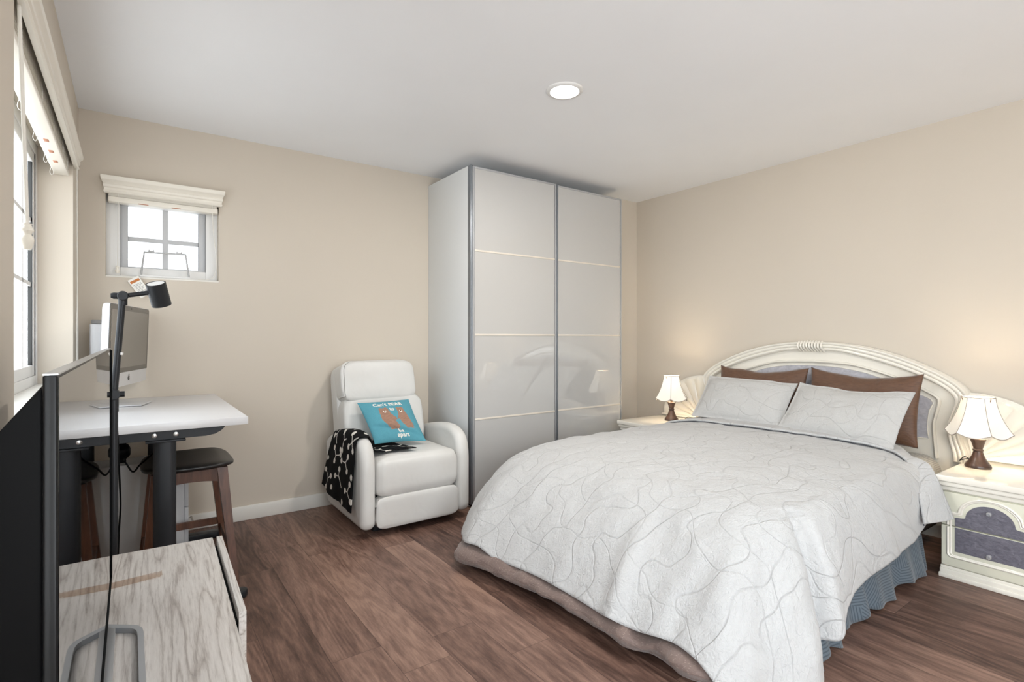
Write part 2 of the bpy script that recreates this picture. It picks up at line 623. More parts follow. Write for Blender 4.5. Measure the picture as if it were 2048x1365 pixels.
class G:
    def __init__(self):
        self.bm = bmesh.new()
        self.uv = None

    def box(self, x0, x1, y0, y1, z0, z1, bev=0.0, seg=2, M=None):
        g = bmesh.ops.create_cube(self.bm, size=1.0)
        vs = g['verts']
        for v in vs:
            v.co = Vector(((x0 + x1) / 2 + v.co.x * (x1 - x0), (y0 + y1) / 2 + v.co.y * (y1 - y0), (z0 + z1) / 2 + v.co.z * (z1 - z0)))
        if M is not None:
            bmesh.ops.transform(self.bm, matrix=M, verts=vs)
        if bev > 0:
            es = list({e for v in vs for e in v.link_edges})
            bmesh.ops.bevel(self.bm, geom=es, offset=bev, segments=seg, profile=0.5, affect='EDGES', clamp_overlap=True)
        return self

    def mesh(self, V, F, uv=None):
        vs = [self.bm.verts.new(tuple(p)) for p in V]
        if uv is not None and self.uv is None:
            self.uv = self.bm.loops.layers.uv.new('UVMap')
        for f in F:
            try:
                fc = self.bm.faces.new([vs[i] for i in f])
            except ValueError:
                continue
            if uv is not None:
                for lp, i in zip(fc.loops, f):
                    lp[self.uv].uv = (float(uv[i][0]), float(uv[i][1]))
        return self

    def grid(self, P, cu=False, cv=False, uv=None, flip=False):
        P = np.asarray(P, float)
        m, n = P.shape[:2]
        F = []
        for i in range(m if cu else m - 1):
            for j in range(n if cv else n - 1):
                a, b, c, d = i * n + j, ((i + 1) % m) * n + j, ((i + 1) % m) * n + (j + 1) % n, i * n + (j + 1) % n
                F.append((a, d, c, b) if flip else (a, b, c, d))
        self.mesh(P.reshape(-1, 3), F, None if uv is None else np.asarray(uv).reshape(-1, 2))
        return self

    def lathe(self, prof, c=(0, 0, 0), n=32, axis='Z', M=None):
        prof = np.asarray(prof, float)
        A = np.linspace(0, 2 * math.pi, n, endpoint=False)
        P = np.zeros((len(prof), n, 3))
        r, z = prof[:, :1], prof[:, 1:2]
        a, b = r * np.cos(A), r * np.sin(A)
        zz = np.repeat(z, n, 1)
        if axis == 'Z':
            P[..., 0], P[..., 1], P[..., 2] = a, b, zz
        elif axis == 'X':
            P[..., 1], P[..., 2], P[..., 0] = a, b, zz
        else:
            P[..., 2], P[..., 0], P[..., 1] = a, b, zz
        if M is not None:
            P = (P.reshape(-1, 3) @ np.array(M.to_3x3()).T).reshape(P.shape)
        P += np.array(c)
        self.grid(P, cv=True, flip=True)
        return self

    def tube(self, pts, r, n=8, closed=False, cap=True):
        P = [Vector(p) for p in pts]
        m = len(P)
        rr = [r] * m if isinstance(r, (int, float)) else list(r)
        T = []
        for i in range(m):
            a = P[(i - 1) % m] if (closed or i > 0) else P[i]
            b = P[(i + 1) % m] if (closed or i < m - 1) else P[i]
            d = (b - a)
            T.append(d.normalized() if d.length > 1e-9 else Vector((0, 0, 1)))
        up = Vector((0, 0, 1)) if abs(T[0].z) < 0.9 else Vector((1, 0, 0))
        nrm = (up - T[0] * up.dot(T[0])).normalized()
        rows = []
        for i in range(m):
            nrm = (nrm - T[i] * nrm.dot(T[i]))
            nrm = nrm.normalized() if nrm.length > 1e-6 else T[i].orthogonal().normalized()
            bn = T[i].cross(nrm)
            rows.append([P[i] + (nrm * math.cos(2 * math.pi * k / n) + bn * math.sin(2 * math.pi * k / n)) * rr[i] for k in range(n)])
        vs = [[self.bm.verts.new(p) for p in row] for row in rows]
        for i in range(m if closed else m - 1):
            for k in range(n):
                i2, k2 = (i + 1) % m, (k + 1) % n
                self.bm.faces.new((vs[i][k], vs[i][k2], vs[i2][k2], vs[i2][k]))
        if cap and not closed:
            self.bm.faces.new(list(reversed(vs[0])))
            self.bm.faces.new(vs[-1])
        return self

    def prism(self, poly, f0, f1, bev=0.0, seg=2):
        """poly: 2D list; f0/f1: functions (a,b)->xyz of the two caps"""
        v0 = [self.bm.verts.new(f0(*p)) for p in poly]
        v1 = [self.bm.verts.new(f1(*p)) for p in poly]
        n = len(poly)
        fs = [self.bm.faces.new(list(reversed(v0))), self.bm.faces.new(v1)]
        for i in range(n):
            fs.append(self.bm.faces.new((v0[i], v0[(i + 1) % n], v1[(i + 1) % n], v1[i])))
        if bev > 0:
            es = list(fs[0].edges) + list(fs[1].edges)
            bmesh.ops.bevel(self.bm, geom=es, offset=bev, segments=seg, profile=0.5, affect='EDGES', clamp_overlap=True)
        return self

    def puff(self, c, r, e1=0.35, e2=0.35, M=None, nu=40, nv=24, uvs=1.0, wob=0.0, seed=1):
        """soft rounded block (superellipsoid)"""
        def sp(v, e):
            return np.sign(v) * np.abs(v) ** e
        U = np.linspace(-math.pi, math.pi, nu, endpoint=False)
        V = np.linspace(-math.pi / 2, math.pi / 2, nv)
        u, v = np.meshgrid(U, V)
        x = r[0] * sp(np.cos(v), e1) * sp(np.cos(u), e2)
        y = r[1] * sp(np.cos(v), e1) * sp(np.sin(u), e2)
        z = r[2] * sp(np.sin(v), e1)
        if wob:
            k = 1 + wob * vnoise(u * 2.2 + 9, v * 3 + 4, seed)
            x, y, z = x * k, y * k, z * k
        P = np.stack([x, y, z], -1)
        if M is not None:
            P = P @ np.array(M.to_3x3()).T
        P += np.array(c)
        self.grid(P, cv=True, uv=np.stack([u * uvs * 0.3, v * uvs * 0.3], -1))
        return self

    def build(self, name, mat, parent=None, world=True, angle=45, smooth=True, kind=None, label=None):
        bm = self.bm
        bmesh.ops.remove_doubles(bm, verts=bm.verts, dist=1e-5)
        bmesh.ops.recalc_face_normals(bm, faces=bm.faces)
        if parent is not None and world:
            bm.transform(MW[parent.name].inverted())
        me = bpy.data.meshes.new(name)
        bm.to_mesh(me)
        bm.free()
        if smooth:
            me.polygons.foreach_set('use_smooth', [True] * len(me.polygons))
            me.set_sharp_from_angle(angle=R(angle))
        for mm in (mat if isinstance(mat, (list, tuple)) else [mat]):
            me.materials.append(MAT[mm] if isinstance(mm, str) else mm)
        o = bpy.data.objects.new(name, me)
        COL.objects.link(o)
        if parent is not None:
            o.parent = parent
            MW[o.name] = MW[parent.name]
        else:
            MW[o.name] = Matrix.Identity(4)
        if kind:
            o['kind'] = kind
        if label:
            o['label'] = label
        return o


def thing(name, label, cat, loc=(0, 0, 0), rotz=0.0, group=None):
    o = bpy.data.objects.new(name, None)
    o.empty_display_size = 0.1
    COL.objects.link(o)
    o.location = loc
    o.rotation_euler = (0, 0, rotz)
    MW[o.name] = Matrix.Translation(loc) @ Matrix.Rotation(rotz, 4, 'Z')
    o['label'] = label
    o['category'] = cat
    if group:
        o['group'] = group
    return o


def tag(o, label, cat, group=None):
    o['label'] = label
    o['category'] = cat
    if group:
        o['group'] = group
    return o


def copy_tree(o, parent=None):
    c = o.copy()
    COL.objects.link(c)
    if parent is not None:
        c.parent = parent
    for ch in list(o.children):
        copy_tree(ch, c)
    return c


def solid(o, t, offset=-1.0):
    m = o.modifiers.new('thickness', 'SOLIDIFY')
    m.thickness = t
    m.offset = offset
    return o


def set_pattern(o, fn):
    """per-vertex colour 'pattern' from a numpy function of the mesh UV (a printed or knitted pattern)"""
    me = o.data
    n = len(me.vertices)
    uv = np.zeros((n, 2))
    lay = me.uv_layers[0].data
    li = np.zeros(len(me.loops), int)
    me.loops.foreach_get('vertex_index', li)
    buf = np.zeros(len(me.loops) * 2)
    lay.foreach_get('uv', buf)
    uv[li] = buf.reshape(-1, 2)
    c = fn(uv[:, 0], uv[:, 1])
    at = me.color_attributes.new('pattern', 'FLOAT_COLOR', 'POINT')
    at.data.foreach_set('color', c.astype(np.float32).ravel())


# ================================================================== THE SETTING
XW, XR, YB, YJ, XJ, YF, HC = -0.239, 3.842, 3.765, 3.356, 3.41, -1.95, 2.436
T = 0.16
G().box(XW - T, XR + T, YF - T, YB + T, -0.1, 0.0).build('floor', 'floor', kind='structure')
G().box(XW - T, XR + T, YF - T, YB + T, HC, HC + 0.12).build('ceiling', 'ceiling', kind='structure')
# left wall with the large opening
WY0, WY1, WZ0, WZ1 = 1.80, 3.44, 0.935, 2.10
g = G()
g.box(XW - T, XW, 0.05, WY0, 0, HC)
g.box(XW - T, XW, YF - T, -1.75, 0, HC)
g.box(XW - T, XW, -1.75, 0.05, 0, 0.55)
g.box(XW - T, XW, -1.75, 0.05, 2.25, HC)
g.box(XW - T, XW, WY1, YB + T, 0, HC)
g.box(XW - T, XW, WY0, WY1, 0, WZ0)
g.box(XW - T, XW, WY0, WY1, WZ1, HC)
g.build('wall_left', 'wall', kind='structure', smooth=False)
# back wall with the small opening and the nearer return beside the wardrobe
SX0, SX1, SZ0, SZ1 = -0.12, 0.443, 1.515, 2.01
g = G()
g.box(XW, SX0, YB, YB + T, 0, HC)
g.box(SX1, XR + T, YB, YB + T, 0, HC)
g.box(SX0, SX1, YB, YB + T, 0, SZ0)
g.box(SX0, SX1, YB, YB + T, SZ1, HC)
g.box(XJ, XR + T, YJ, YB, 0, HC)
g.build('wall_back', 'wall', kind='structure', smooth=False)
G().box(XR, XR + T, YF - T, YJ, 0, HC).build('wall_right', 'wall', kind='structure', smooth=False)
# wall behind the camera with a fill window added for daylight
FX0, FX1, FZ0, FZ1 = 0.45, 1.45, 0.30, 2.25
g = G()
g.box(XW, FX0, YF - T, YF, 0, HC)
g.box(FX1, XR, YF - T, YF, 0, HC)
g.box(FX0, FX1, YF - T, YF, 0, FZ0)
g.box(FX0, FX1, YF - T, YF, FZ1, HC)
g.build('wall_front', 'wall', kind='structure', smooth=False)
BH = 0.092
G().box(XW, 1.886, YB - 0.013, YB, 0, BH, 0.003).build('baseboard_back', 'trim', kind='structure')
G().box(XW, XW + 0.013, YF, YB - 0.013, 0, BH, 0.003).build('baseboard_left', 'trim', kind='structure')
G().box(XR - 0.013, XR, YF, YJ, 0, BH, 0.003).build('baseboard_right', 'trim', kind='structure')
G().box(XW, XR, YF, YF + 0.013, 0, BH, 0.003).build('baseboard_front', 'trim', kind='structure')


def frame_rect(g, axis, a0, a1, b0, b1, d0, d1, w, bev=0.003):
    """rectangular frame; axis 'X': plane x=d, a=y, b=z; axis 'Y': plane y=d, a=x, b=z"""
    for (p0, p1, q0, q1) in ((a0, a0 + w, b0, b1), (a1 - w, a1, b0, b1), (a0 + w, a1 - w, b0, b0 + w), (a0 + w, a1 - w, b1 - w, b1)):
        if axis == 'X':
            g.box(d0, d1, p0, p1, q0, q1, bev)
        else:
            g.box(p0, p1, d0, d1, q0, q1, bev)


# window_1: large window in the left wall
g = G()
frame_rect(g, 'X', WY0, WY1, WZ0, WZ1, XW - 0.16, XW - 0.133, 0.055)
w1 = g.build('window_1', 'vinyl', kind='structure')
for (y0, y1, dx) in ((WY0 + 0.055, 2.66, 0.0), (2.60, WY1 - 0.055, -0.001)):
    g = G()
    frame_rect(g, 'X', y0, y1, WZ0 + 0.055, WZ1 - 0.055, XW - 0.158 + dx, XW - 0.137 + dx, 0.05)
    s = g.build('window_sash', 'vinyl', w1)
    g = G()
    yy = np.linspace(y0 + 0.05, y1 - 0.05, 4)[1:-1]
    for y in yy:
        g.box(XW - 0.152 + dx, XW - 0.144 + dx, y - 0.009, y + 0.009, WZ0 + 0.1, WZ1 - 0.1)
    for z in (1.42, 1.72):
        g.box(XW - 0.152 + dx, XW - 0.144 + dx, y0 + 0.05, y1 - 0.05, z - 0.009, z + 0.009)
    g.build('muntin', 'vinyl', s)
    G().box(XW - 0.1578 + dx, XW - 0.1556 + dx, y0 + 0.05, y1 - 0.05, WZ0 + 0.1, WZ1 - 0.1).build('window_pane', 'glass_dimmed', s, smooth=False)
G().box(XW - 0.133, XW - 0.004, WY0, WY1, WZ0, WZ0 + 0.012, 0.003).build('window_sill', 'trim', w1)
# fill_window_4: unseen, added in the left wall behind the camera as fill light
g = G()
frame_rect(g, 'X', -1.75, 0.05, 0.55, 2.25, XW - 0.16, XW - 0.10, 0.055)
g.box(XW - 0.16, XW - 0.10, -0.88, -0.82, 0.605, 2.195)
w4 = g.build('fill_window_4', 'vinyl', kind='structure')
G().box(XW - 0.132, XW - 0.128, -1.695, -0.005, 0.605, 2.195).build('window_pane', 'glass', w4, smooth=False)
# window_2: small window in the back wall
g = G()
frame_rect(g, 'Y', SX0, SX1, SZ0, SZ1, YB + 0.06, YB + 0.11, 0.066)
w2 = g.build('window_2', 'vinyl', kind='structure')
g = G()
frame_rect(g, 'Y', SX0 + 0.058, SX1 - 0.058, SZ0 + 0.03, SZ1 - 0.01, YB + 0.080, YB + 0.122, 0.044)
s = g.build('window_sash', 'sash_grey', w2)
g = G()
xm = (SX0 + 0.07 + SX1 - 0.06) / 2
g.box(xm - 0.014, xm + 0.014, YB + 0.096, YB + 0.112, SZ0 + 0.05, SZ1 - 0.03)
g.box(SX0 + 0.09, SX1 - 0.08, YB + 0.097, YB + 0.111, 1.755 - 0.0125, 1.755 + 0.0125)
g.build('muntin', 'sash_grey', s)
G().box(SX0 + 0.09, SX1 - 0.08, YB + 0.102, YB + 0.106, SZ0 + 0.05, SZ1 - 0.03).build('window_pane', 'glass_dimmed_dark', s, smooth=False)
G().box(SX0, SX1, YB + 0.002, YB + 0.06, SZ0 - 0.002, SZ0 + 0.010, 0.002).build('window_sill', 'trim', w2)
# fill_window_3: unseen, added behind the camera as fill light
g = G()
frame_rect(g, 'Y', FX0, FX1, FZ0, FZ1, YF - 0.10, YF - 0.04, 0.06)
g.box(0.93, 0.97, YF - 0.10, YF - 0.04, FZ0 + 0.06, FZ1 - 0.06)
w3 = g.build('fill_window_3', 'vinyl', kind='structure')
G().box(FX0 + 0.06, FX1 - 0.06, YF - 0.072, YF - 0.068, FZ0 + 0.06, FZ1 - 0.06).build('window_pane', 'glass', w3, smooth=False)

# ================================================================== CEILING LIGHT


def downlight(x, y, label):
    t = thing('recessed_ceiling_light', label, 'ceiling light', (x, y, HC))
    G().lathe([(0.071, -0.004), (0.074, -0.010), (0.088, -0.009), (0.094, -0.003), (0.095, 0.0)], (0, 0, 0), 48).build('trim_ring', 'vinyl', t, world=False)
    G().lathe([(0.0, -0.006), (0.050, -0.006), (0.072, -0.005)], (0, 0, 0), 48).build('diffuser', 'led', t, world=False)
    d = bpy.data.lights.new('downlight_lamp', 'AREA')
    d.shape = 'DISK'
    d.size = 0.14
    d.energy = DOWNLIGHT_W
    d.color = (1.0, 0.96, 0.90)
    o = bpy.data.objects.new('downlight_lamp', d)
    COL.objects.link(o)
    o.location = (x, y, HC - 0.014)
    return t


downlight(1.80, 2.05, 'round recessed ceiling light glowing white above the room')

# ================================================================== WARDROBE
X0, X1, Y0 = 1.891, 3.394, 3.114
wd = thing('sliding_door_wardrobe', 'tall white wardrobe with two pale grey glass sliding doors', 'wardrobe', ((X0 + X1) / 2, 3.45, 0))
G().box(X0, X0 + 0.018, Y0 + 0.05, YB - 0.002, 0, 2.36, 0.001).build('side_panel', 'ward_side', wd)
G().box(X1 - 0.018, X1, Y0 + 0.05, YB - 0.002, 0, 2.36, 0.001).build('side_panel', 'ward_side', wd)
G().box(X0 + 0.018, X1 - 0.018, Y0 + 0.08, YB - 0.002, 2.338, 2.358).build('top_panel', 'ward_side', wd)
G().box(X0 + 0.018, X1 - 0.018, YB - 0.012, YB - 0.002, 0.07, 2.338).build('back_panel', 'ward_side', wd)
G().box(X0 + 0.018, X1 - 0.018, Y0 + 0.09, YB - 0.012, 0.05, 0.068).build('bottom_panel', 'ward_side', wd)
G().box(X0 + 0.0185, X1 - 0.0185, Y0 + 0.052, Y0 + 0.085, 2.325, 2.357, 0.002).build('top_rail', 'door_edge', wd)
g = G()
g.box(X0, X1, Y0 + 0.03, Y0 + 0.085, 0.012, 0.045, 0.002)
g.box(X0 + 0.018, X1 - 0.018, Y0 + 0.09, Y0 + 0.106, 0, 0.05)
g.build('bottom_rail', 'black_plastic', wd)
# profile on the left carcase edge
g = G()
g.box(X0, X0 + 0.022, Y0 + 0.012, Y0 + 0.05, 0.02, 2.361, 0.003)
g.build('edge_profile', 'door_edge', wd)
for (a, b, y, nm) in ((X0 + 0.012, 2.654, Y0, 0), (2.668, X1, Y0 + 0.016, 1)):
    g = G()
    fw = 0.016
    zb, zt = 0.045, 2.352
    g.box(a, a + fw, y, y + 0.026, zb, zt, 0.002)
    g.box(b - fw, b, y, y + 0.026, zb, zt, 0.002)
    g.box(a + fw, b - fw, y, y + 0.026, zt - 0.014, zt, 0.002)
    g.box(a + fw, b - fw, y, y + 0.026, zb, zb + 0.014, 0.002)
    d = g.build('sliding_door', 'door_frame', wd)
    zz = [zb + 0.014, 0.606, 1.190, 1.772, zt - 0.014]
    for i in range(4):
        G().box(a + fw, b - fw, y + 0.004, y + 0.016, zz[i] + (0.006 if i else 0), zz[i + 1] - (0.006 if i < 3 else 0)).build('glass_panel', 'door_glass', d, smooth=False)
        if i:
            G().box(a + fw, b - fw, y + 0.001, y + 0.018, zz[i] - 0.006, zz[i] + 0.006, 0.001).build('divider_strip', 'door_strip', d)
# slim dark grip profiles where the doors meet
G().box(2.655, 2.667, Y0 - 0.004, Y0 + 0.04, 0.045, 2.352, 0.003).build('grip_profile', 'door_edge', wd)

# ================================================================== HEADBOARD + BED
YC = 1.76
XH = 3.80


def mir(pts):
    return [(2 * YC - y, z) for y, z in pts]


# curves measured on the right half (y decreasing), mirrored about YC
OUT_R = [(1.76, 1.146), (1.60, 1.138), (1.425, 1.113), (1.247, 1.061), (1.085, 0.990), (0.984, 0.930), (0.925, 0.872), (0.918, 0.835), (0.938, 0.775), (0.958, 0.70), (0.950, 0.61), (0.925, 0.53), (0.918, 0.47)]
INN_R = [(1.76, 1.085), (1.60, 1.078), (1.488, 1.055), (1.305, 1.003), (1.16, 0.948), (1.055, 0.893), (0.998, 0.845), (0.984, 0.80), (1.003, 0.73), (1.018, 0.67), (1.012, 0.59), (0.995, 0.52), (0.99, 0.47)]
M2_R = [(1.76, 1.018), (1.60, 1.012), (1.488, 0.999), (1.305, 0.947), (1.16, 0.887), (1.066, 0.835), (1.046, 0.80), (1.058, 0.74), (1.072, 0.67), (1.068, 0.58), (1.06, 0.47)]
PN_R = [(1.76, 0.982), (1.60, 0.976), (1.425, 0.945), (1.30, 0.900), (1.169, 0.845), (1.085, 0.802), (1.100, 0.745), (1.108, 0.687), (1.110, 0.64), (1.106, 0.578)]

bed = thing('bed', 'bed with an arched cream lacquered headboard and shell shaped side wings', 'bed', (2.72, 1.79, 0))


def full_curve(R_, n):
    r = resample(R_, n)
    l = r[::-1].copy()
    l[:, 0] = 2 * YC - l[:, 0]
    return np.vstack([l[:-1], r])


# flat field board
o = full_curve(OUT_R, 50)
poly = [(float(y), float(z)) for y, z in o]
poly = [(poly[0][0], 0.08)] + poly + [(poly[-1][0], 0.08)]
hb = G().prism(poly, lambda a, b: (XH + 0.036, a, b), lambda a, b: (XH + 0.006, a, b)).build('headboard', 'cream_lacquer', bed, angle=30)


def ribbon(outer, inner, prof, n=70, xback=XH + 0.02):
    A, B = full_curve(outer, n), full_curve(inner, n)
    m = len(prof)
    P = np.zeros((len(A), m + 2, 3))
    for j, (v, h) in enumerate(prof):
        q = A * (1 - v) + B * v
        P[:, j + 1, 1:] = q
        P[:, j + 1, 0] = XH - h
    P[:, 0, 1:] = A
    P[:, 0, 0] = xback
    P[:, -1, 1:] = B
    P[:, -1, 0] = xback
    return P


def flutes(k, h0, h1, depth):
    prof = [(0, h0 * 0.3)]
    N = k * 8
    for i in range(N + 1):
        v = i / N
        env = h0 + (h1 - h0) * v
        s = abs(math.sin(v * k * math.pi)) ** 0.7
        edge = min(1.0, (v + 0.02) / 0.1, (1.02 - v) / 0.1)
        prof.append((0.02 + 0.96 * v, (env - depth * (1 - s)) * (0.35 + 0.65 * edge)))
    prof.append((1, h1 * 0.2))
    return prof


G().grid(ribbon(OUT_R, INN_R, flutes(3, 0.040, 0.026, 0.007))).build('fluted_arch', 'cream_lacquer', hb, angle=60)
m2o = [(y, z) for y, z in M2_R]
m2i = [(1.76, 0.998), (1.60, 0.992), (1.480, 0.979), (1.305, 0.929), (1.17, 0.872), (1.083, 0.824), (1.066, 0.80), (1.075, 0.74), (1.090, 0.67), (1.086, 0.58), (1.078, 0.47)]
G().grid(ribbon(m2o, m2i, [(0, 0.002), (0.15, 0.011), (0.5, 0.016), (0.85, 0.011), (1, 0.002)])).build('inner_moulding', 'cream_lacquer', hb, angle=60)
pn = full_curve(PN_R, 40)
poly = [(float(y), float(z)) for y, z in pn]
G().prism(poly, lambda a, b: (XH + 0.006, a, b), lambda a, b: (XH - 0.006, a, b)).build('padded_panel', 'hammered_light', hb, angle=30)
pts = [(XH - 0.006, y, z) for y, z in poly]
G().tube(pts + [pts[0]], 0.0035, 6, cap=False).build('panel_bead', 'cream_lacquer', hb)
# rope binding at the crown
g = G()
for i in range(9):
    y = YC + 0.075 - i * 0.0188
    dz = -0.9 * ((y - YC) ** 2) / 1.6
    ring = []
    for k in range(17):
        a = math.pi * k / 16
        zz = 1.147 + dz - 0.066 * k / 16
        ring.append((XH - 0.012 - 0.036 * math.sin(a), y - 0.012 * (k / 16 - 0.5), zz))
    g.tube(ring, 0.0072, 8)
g.build('rope_binding', 'cream_lacquer', hb)


def wing(side):
    """scallop shell wing; side=-1 right in the photo (towards -y), +1 left"""
    cy, cz, a, b = 0.905, 0.50, 0.40, 0.362
    nth, nr = 150, 26
    P = np.zeros((nr, nth, 3))
    th = np.linspace(0.0, 1.72, nth)
    for i in range(nr):
        f = i / (nr - 1)
        for j, t in enumerate(th):
            # fan with ribs sweeping from the inner foot outwards; top edge runs to the arch
            ry = a * math.cos(t) * f
            rz = b * math.sin(t) * f
            yy = cy - max(ry, -0.06)
            zz = cz + rz
            rib = abs(math.sin((t ** 1.05) * 11.5))
            h = 0.006 + 0.016 * min(1, f * 3) * (rib ** 0.6) * (1 if f < 0.985 else 0.2)
            if f > 0.90:
                h = max(h, 0.018) if f < 0.985 else 0.004
            P[i, j] = (XH - h, yy if side < 0 else 2 * YC - yy, zz)
    g = G().grid(P)
    # back and rim
    outer = [tuple(P[-1, j, 1:]) for j in range(0, nth, 3)]
    inn = [tuple(P[0, 0, 1:])]
    poly = [(float(y), float(z)) for y, z in outer]
    y_in = cy + 0.05 if side < 0 else 2 * YC - cy - 0.05
    poly += [(y_in, cz)]
    g.prism(poly, lambda p, q: (XH + 0.034, p, q), lambda p, q: (XH - 0.003, p, q))
    # foot rail under the shell
    y0 = cy - a - 0.004 if side < 0 else 2 * YC - cy - 0.0
    y1 = cy if side < 0 else 2 * YC - cy + a + 0.004
    g.box(XH - 0.024, XH + 0.03, min(y0, y1), max(y0, y1), 0.500, 0.514, 0.004)
    g.box(XH + 0.0, XH + 0.034, min(y0, y1), max(y0, y1), 0.06, 0.500)
    return g.build('shell_wing', 'cream_lacquer', hb, angle=50)


wing(-1)
wing(1)

# ---- bed base, mattress, sheet, skirt
G().box(2.06, 3.755, 1.05, 2.53, 0.10, 0.27, 0.01).build('base_box', 'bed_base', bed)
for x in (2.12, 3.6):
    for y in (1.12, 2.46):
        G().box(x - 0.03, x + 0.03, y - 0.03, y + 0.03, 0, 0.10, 0.004).build('leg', 'bed_base', bed)

mt = thing('mattress', 'mattress in a leaf patterned sheet with warm lamplight painted in beside the right nightstand', 'mattress', (2.72, 1.79, 0.27))
nz = 24
P = []
SEC = []
W2 = 0.765
for k in range(nz + 1):
    a = math.pi * k / nz
SEC = [(-W2, 0.275), (-W2 - 0.006, 0.37), (-W2 + 0.008, 0.445), (-W2 + 0.05, 0.484), (-W2 + 0.15, 0.498), (0, 0.504), (W2 - 0.15, 0.498), (W2 - 0.05, 0.484), (W2 - 0.008, 0.445), (W2 + 0.006, 0.38), (W2, 0.275)]
SEC = resample(SEC, 70)
nx = 60
xs = np.linspace(2.04, 3.765, nx)
P = np.zeros((nx + 2, len(SEC), 3))
for i, x in enumerate(xs):
    e = min((3.765 - x) / 0.05, (x - 2.04) / 0.05, 1)
    e = math.sqrt(max(0.0, 1 - (1 - e) ** 2))
    P[i + 1, :, 0] = x
    P[i + 1, :, 1] = 1.79 + SEC[:, 0] * (0.975 + 0.025 * e)
    P[i + 1, :, 2] = 0.275 + (SEC[:, 1] - 0.275) * (0.86 + 0.14 * e)
    P[i + 1, :, 2] += 0.004 * vnoise(np.full(len(SEC), x * 9), SEC[:, 0] * 9, 3) * (SEC[:, 1] > 0.3)
P[0] = P[1]
P[-1] = P[-2]
for q in (0, -1):
    P[q, :, 1] = 1.79
    P[q, :, 2] = 0.275
uv = np.stack([P[..., 0], P[..., 1] + P[..., 2]], -1)
G().grid(P, uv=uv).build('mattress_body', 'sheet', mt, angle=60)

# blue-grey skirt of the fitted cover hanging to the floor on the near side
sk = []
xs = np.linspace(1.93, 3.24, 190)
nz = 26
P = np.zeros((len(xs), nz, 3))
uv = np.zeros((len(xs), nz, 2))
for i, x in enumerate(xs):
    w = 0.55 * math.sin(x * 19 + 1.2 * math.sin(x * 5)) + 0.45 * math.sin(x * 41 + 2.0 * math.sin(x * 3.1))
    zbot = 0.018 + 0.012 * math.sin(x * 13 + 1) + 0.008 * math.sin(x * 31)
    for j in range(nz):
        f = j / (nz - 1)
        z = 0.36 + (zbot - 0.36) * f
        yb = 1.008 - 0.055 * f ** 0.8
        yb -= 0.030 * max(0, (2.35 - x) / 0.4) * f + 0.06 * min(1, max(0, (2.12 - x) / 0.18)) ** 2 * f
        P[i, j] = (x + 0.01 * w * f, yb - (0.004 + 0.020 * f) * w - 0.02 * f, z)
        uv[i, j] = (x, z)
s_ = G().grid(P, uv=uv).build('bed_skirt', 'blue_skirt', angle=180)
solid(s_, 0.003)
tag(s_, 'blue grey striped bed skirt hanging below the quilt to the floor', 'bed skirt')

# ---- brown duvet bulging out below the quilt at the foot
FP = [(1.62, 2.60), (1.43, 2.47), (1.325, 2.34), (1.340, 2.24), (1.374, 2.13), (1.412, 1.92), (1.438, 1.72), (1.446, 1.52), (1.444, 1.34), (1.492, 1.235), (1.475, 1.10), (1.55, 1.00), (1.75, 0.955)]
fp = resample(FP, 240)
ns, nt = len(fp), 40
tan = np.gradient(fp, axis=0)
tan /= np.linalg.norm(tan, axis=1)[:, None]
nor = np.stack([tan[:, 1], -tan[:, 0]], 1)
if nor[120, 0] > 0:
    nor = -nor
P = np.zeros((ns, nt, 3))
uv = np.zeros((ns, nt, 2))
s_arc = np.r_[0, np.cumsum(np.linalg.norm(np.diff(fp, axis=0), axis=1))]
for i in range(ns):
    e = min(i / 22.0, (ns - 1 - i) / 22.0, 1.0)
    e = math.sqrt(max(0, 1 - (1 - e) ** 2)) * 0.96 + 0.04
    pinch = 1 - 0.35 * math.exp(-((s_arc[i] - 1.48) / 0.045) ** 2) - 0.10 * math.exp(-((s_arc[i] - 0.78) / 0.03) ** 2)
    for j in range(nt):
        a = 2 * math.pi * j / nt
        rr = 0.150 * (1 + 0.06 * vnoise(s_arc[i] * 7, a * 0.9, 5) + 0.05 * vnoise(s_arc[i] * 24, a * 1.6, 6))
        hh = 0.056 * e * pinch * (1 + 0.10 * vnoise(s_arc[i] * 9, a * 0.9, 8))
        off = rr * (math.cos(a)) - 0.150
        if math.cos(a) > 0:
            off -= 0.012 * (1 - pinch) * 3
        z = 0.012 + hh * (1 + math.sin(a))
        P[i, j] = (fp[i, 0] + nor[i, 0] * off, fp[i, 1] + nor[i, 1] * off, z)
        uv[i, j] = (s_arc[i], 0.12 * a)
dv = G().grid(P, cv=True, uv=uv).build('duvet', 'duvet', angle=180)
tag(dv, 'mauve brown dotted duvet bulging onto the floor at the foot of the bed', 'duvet')

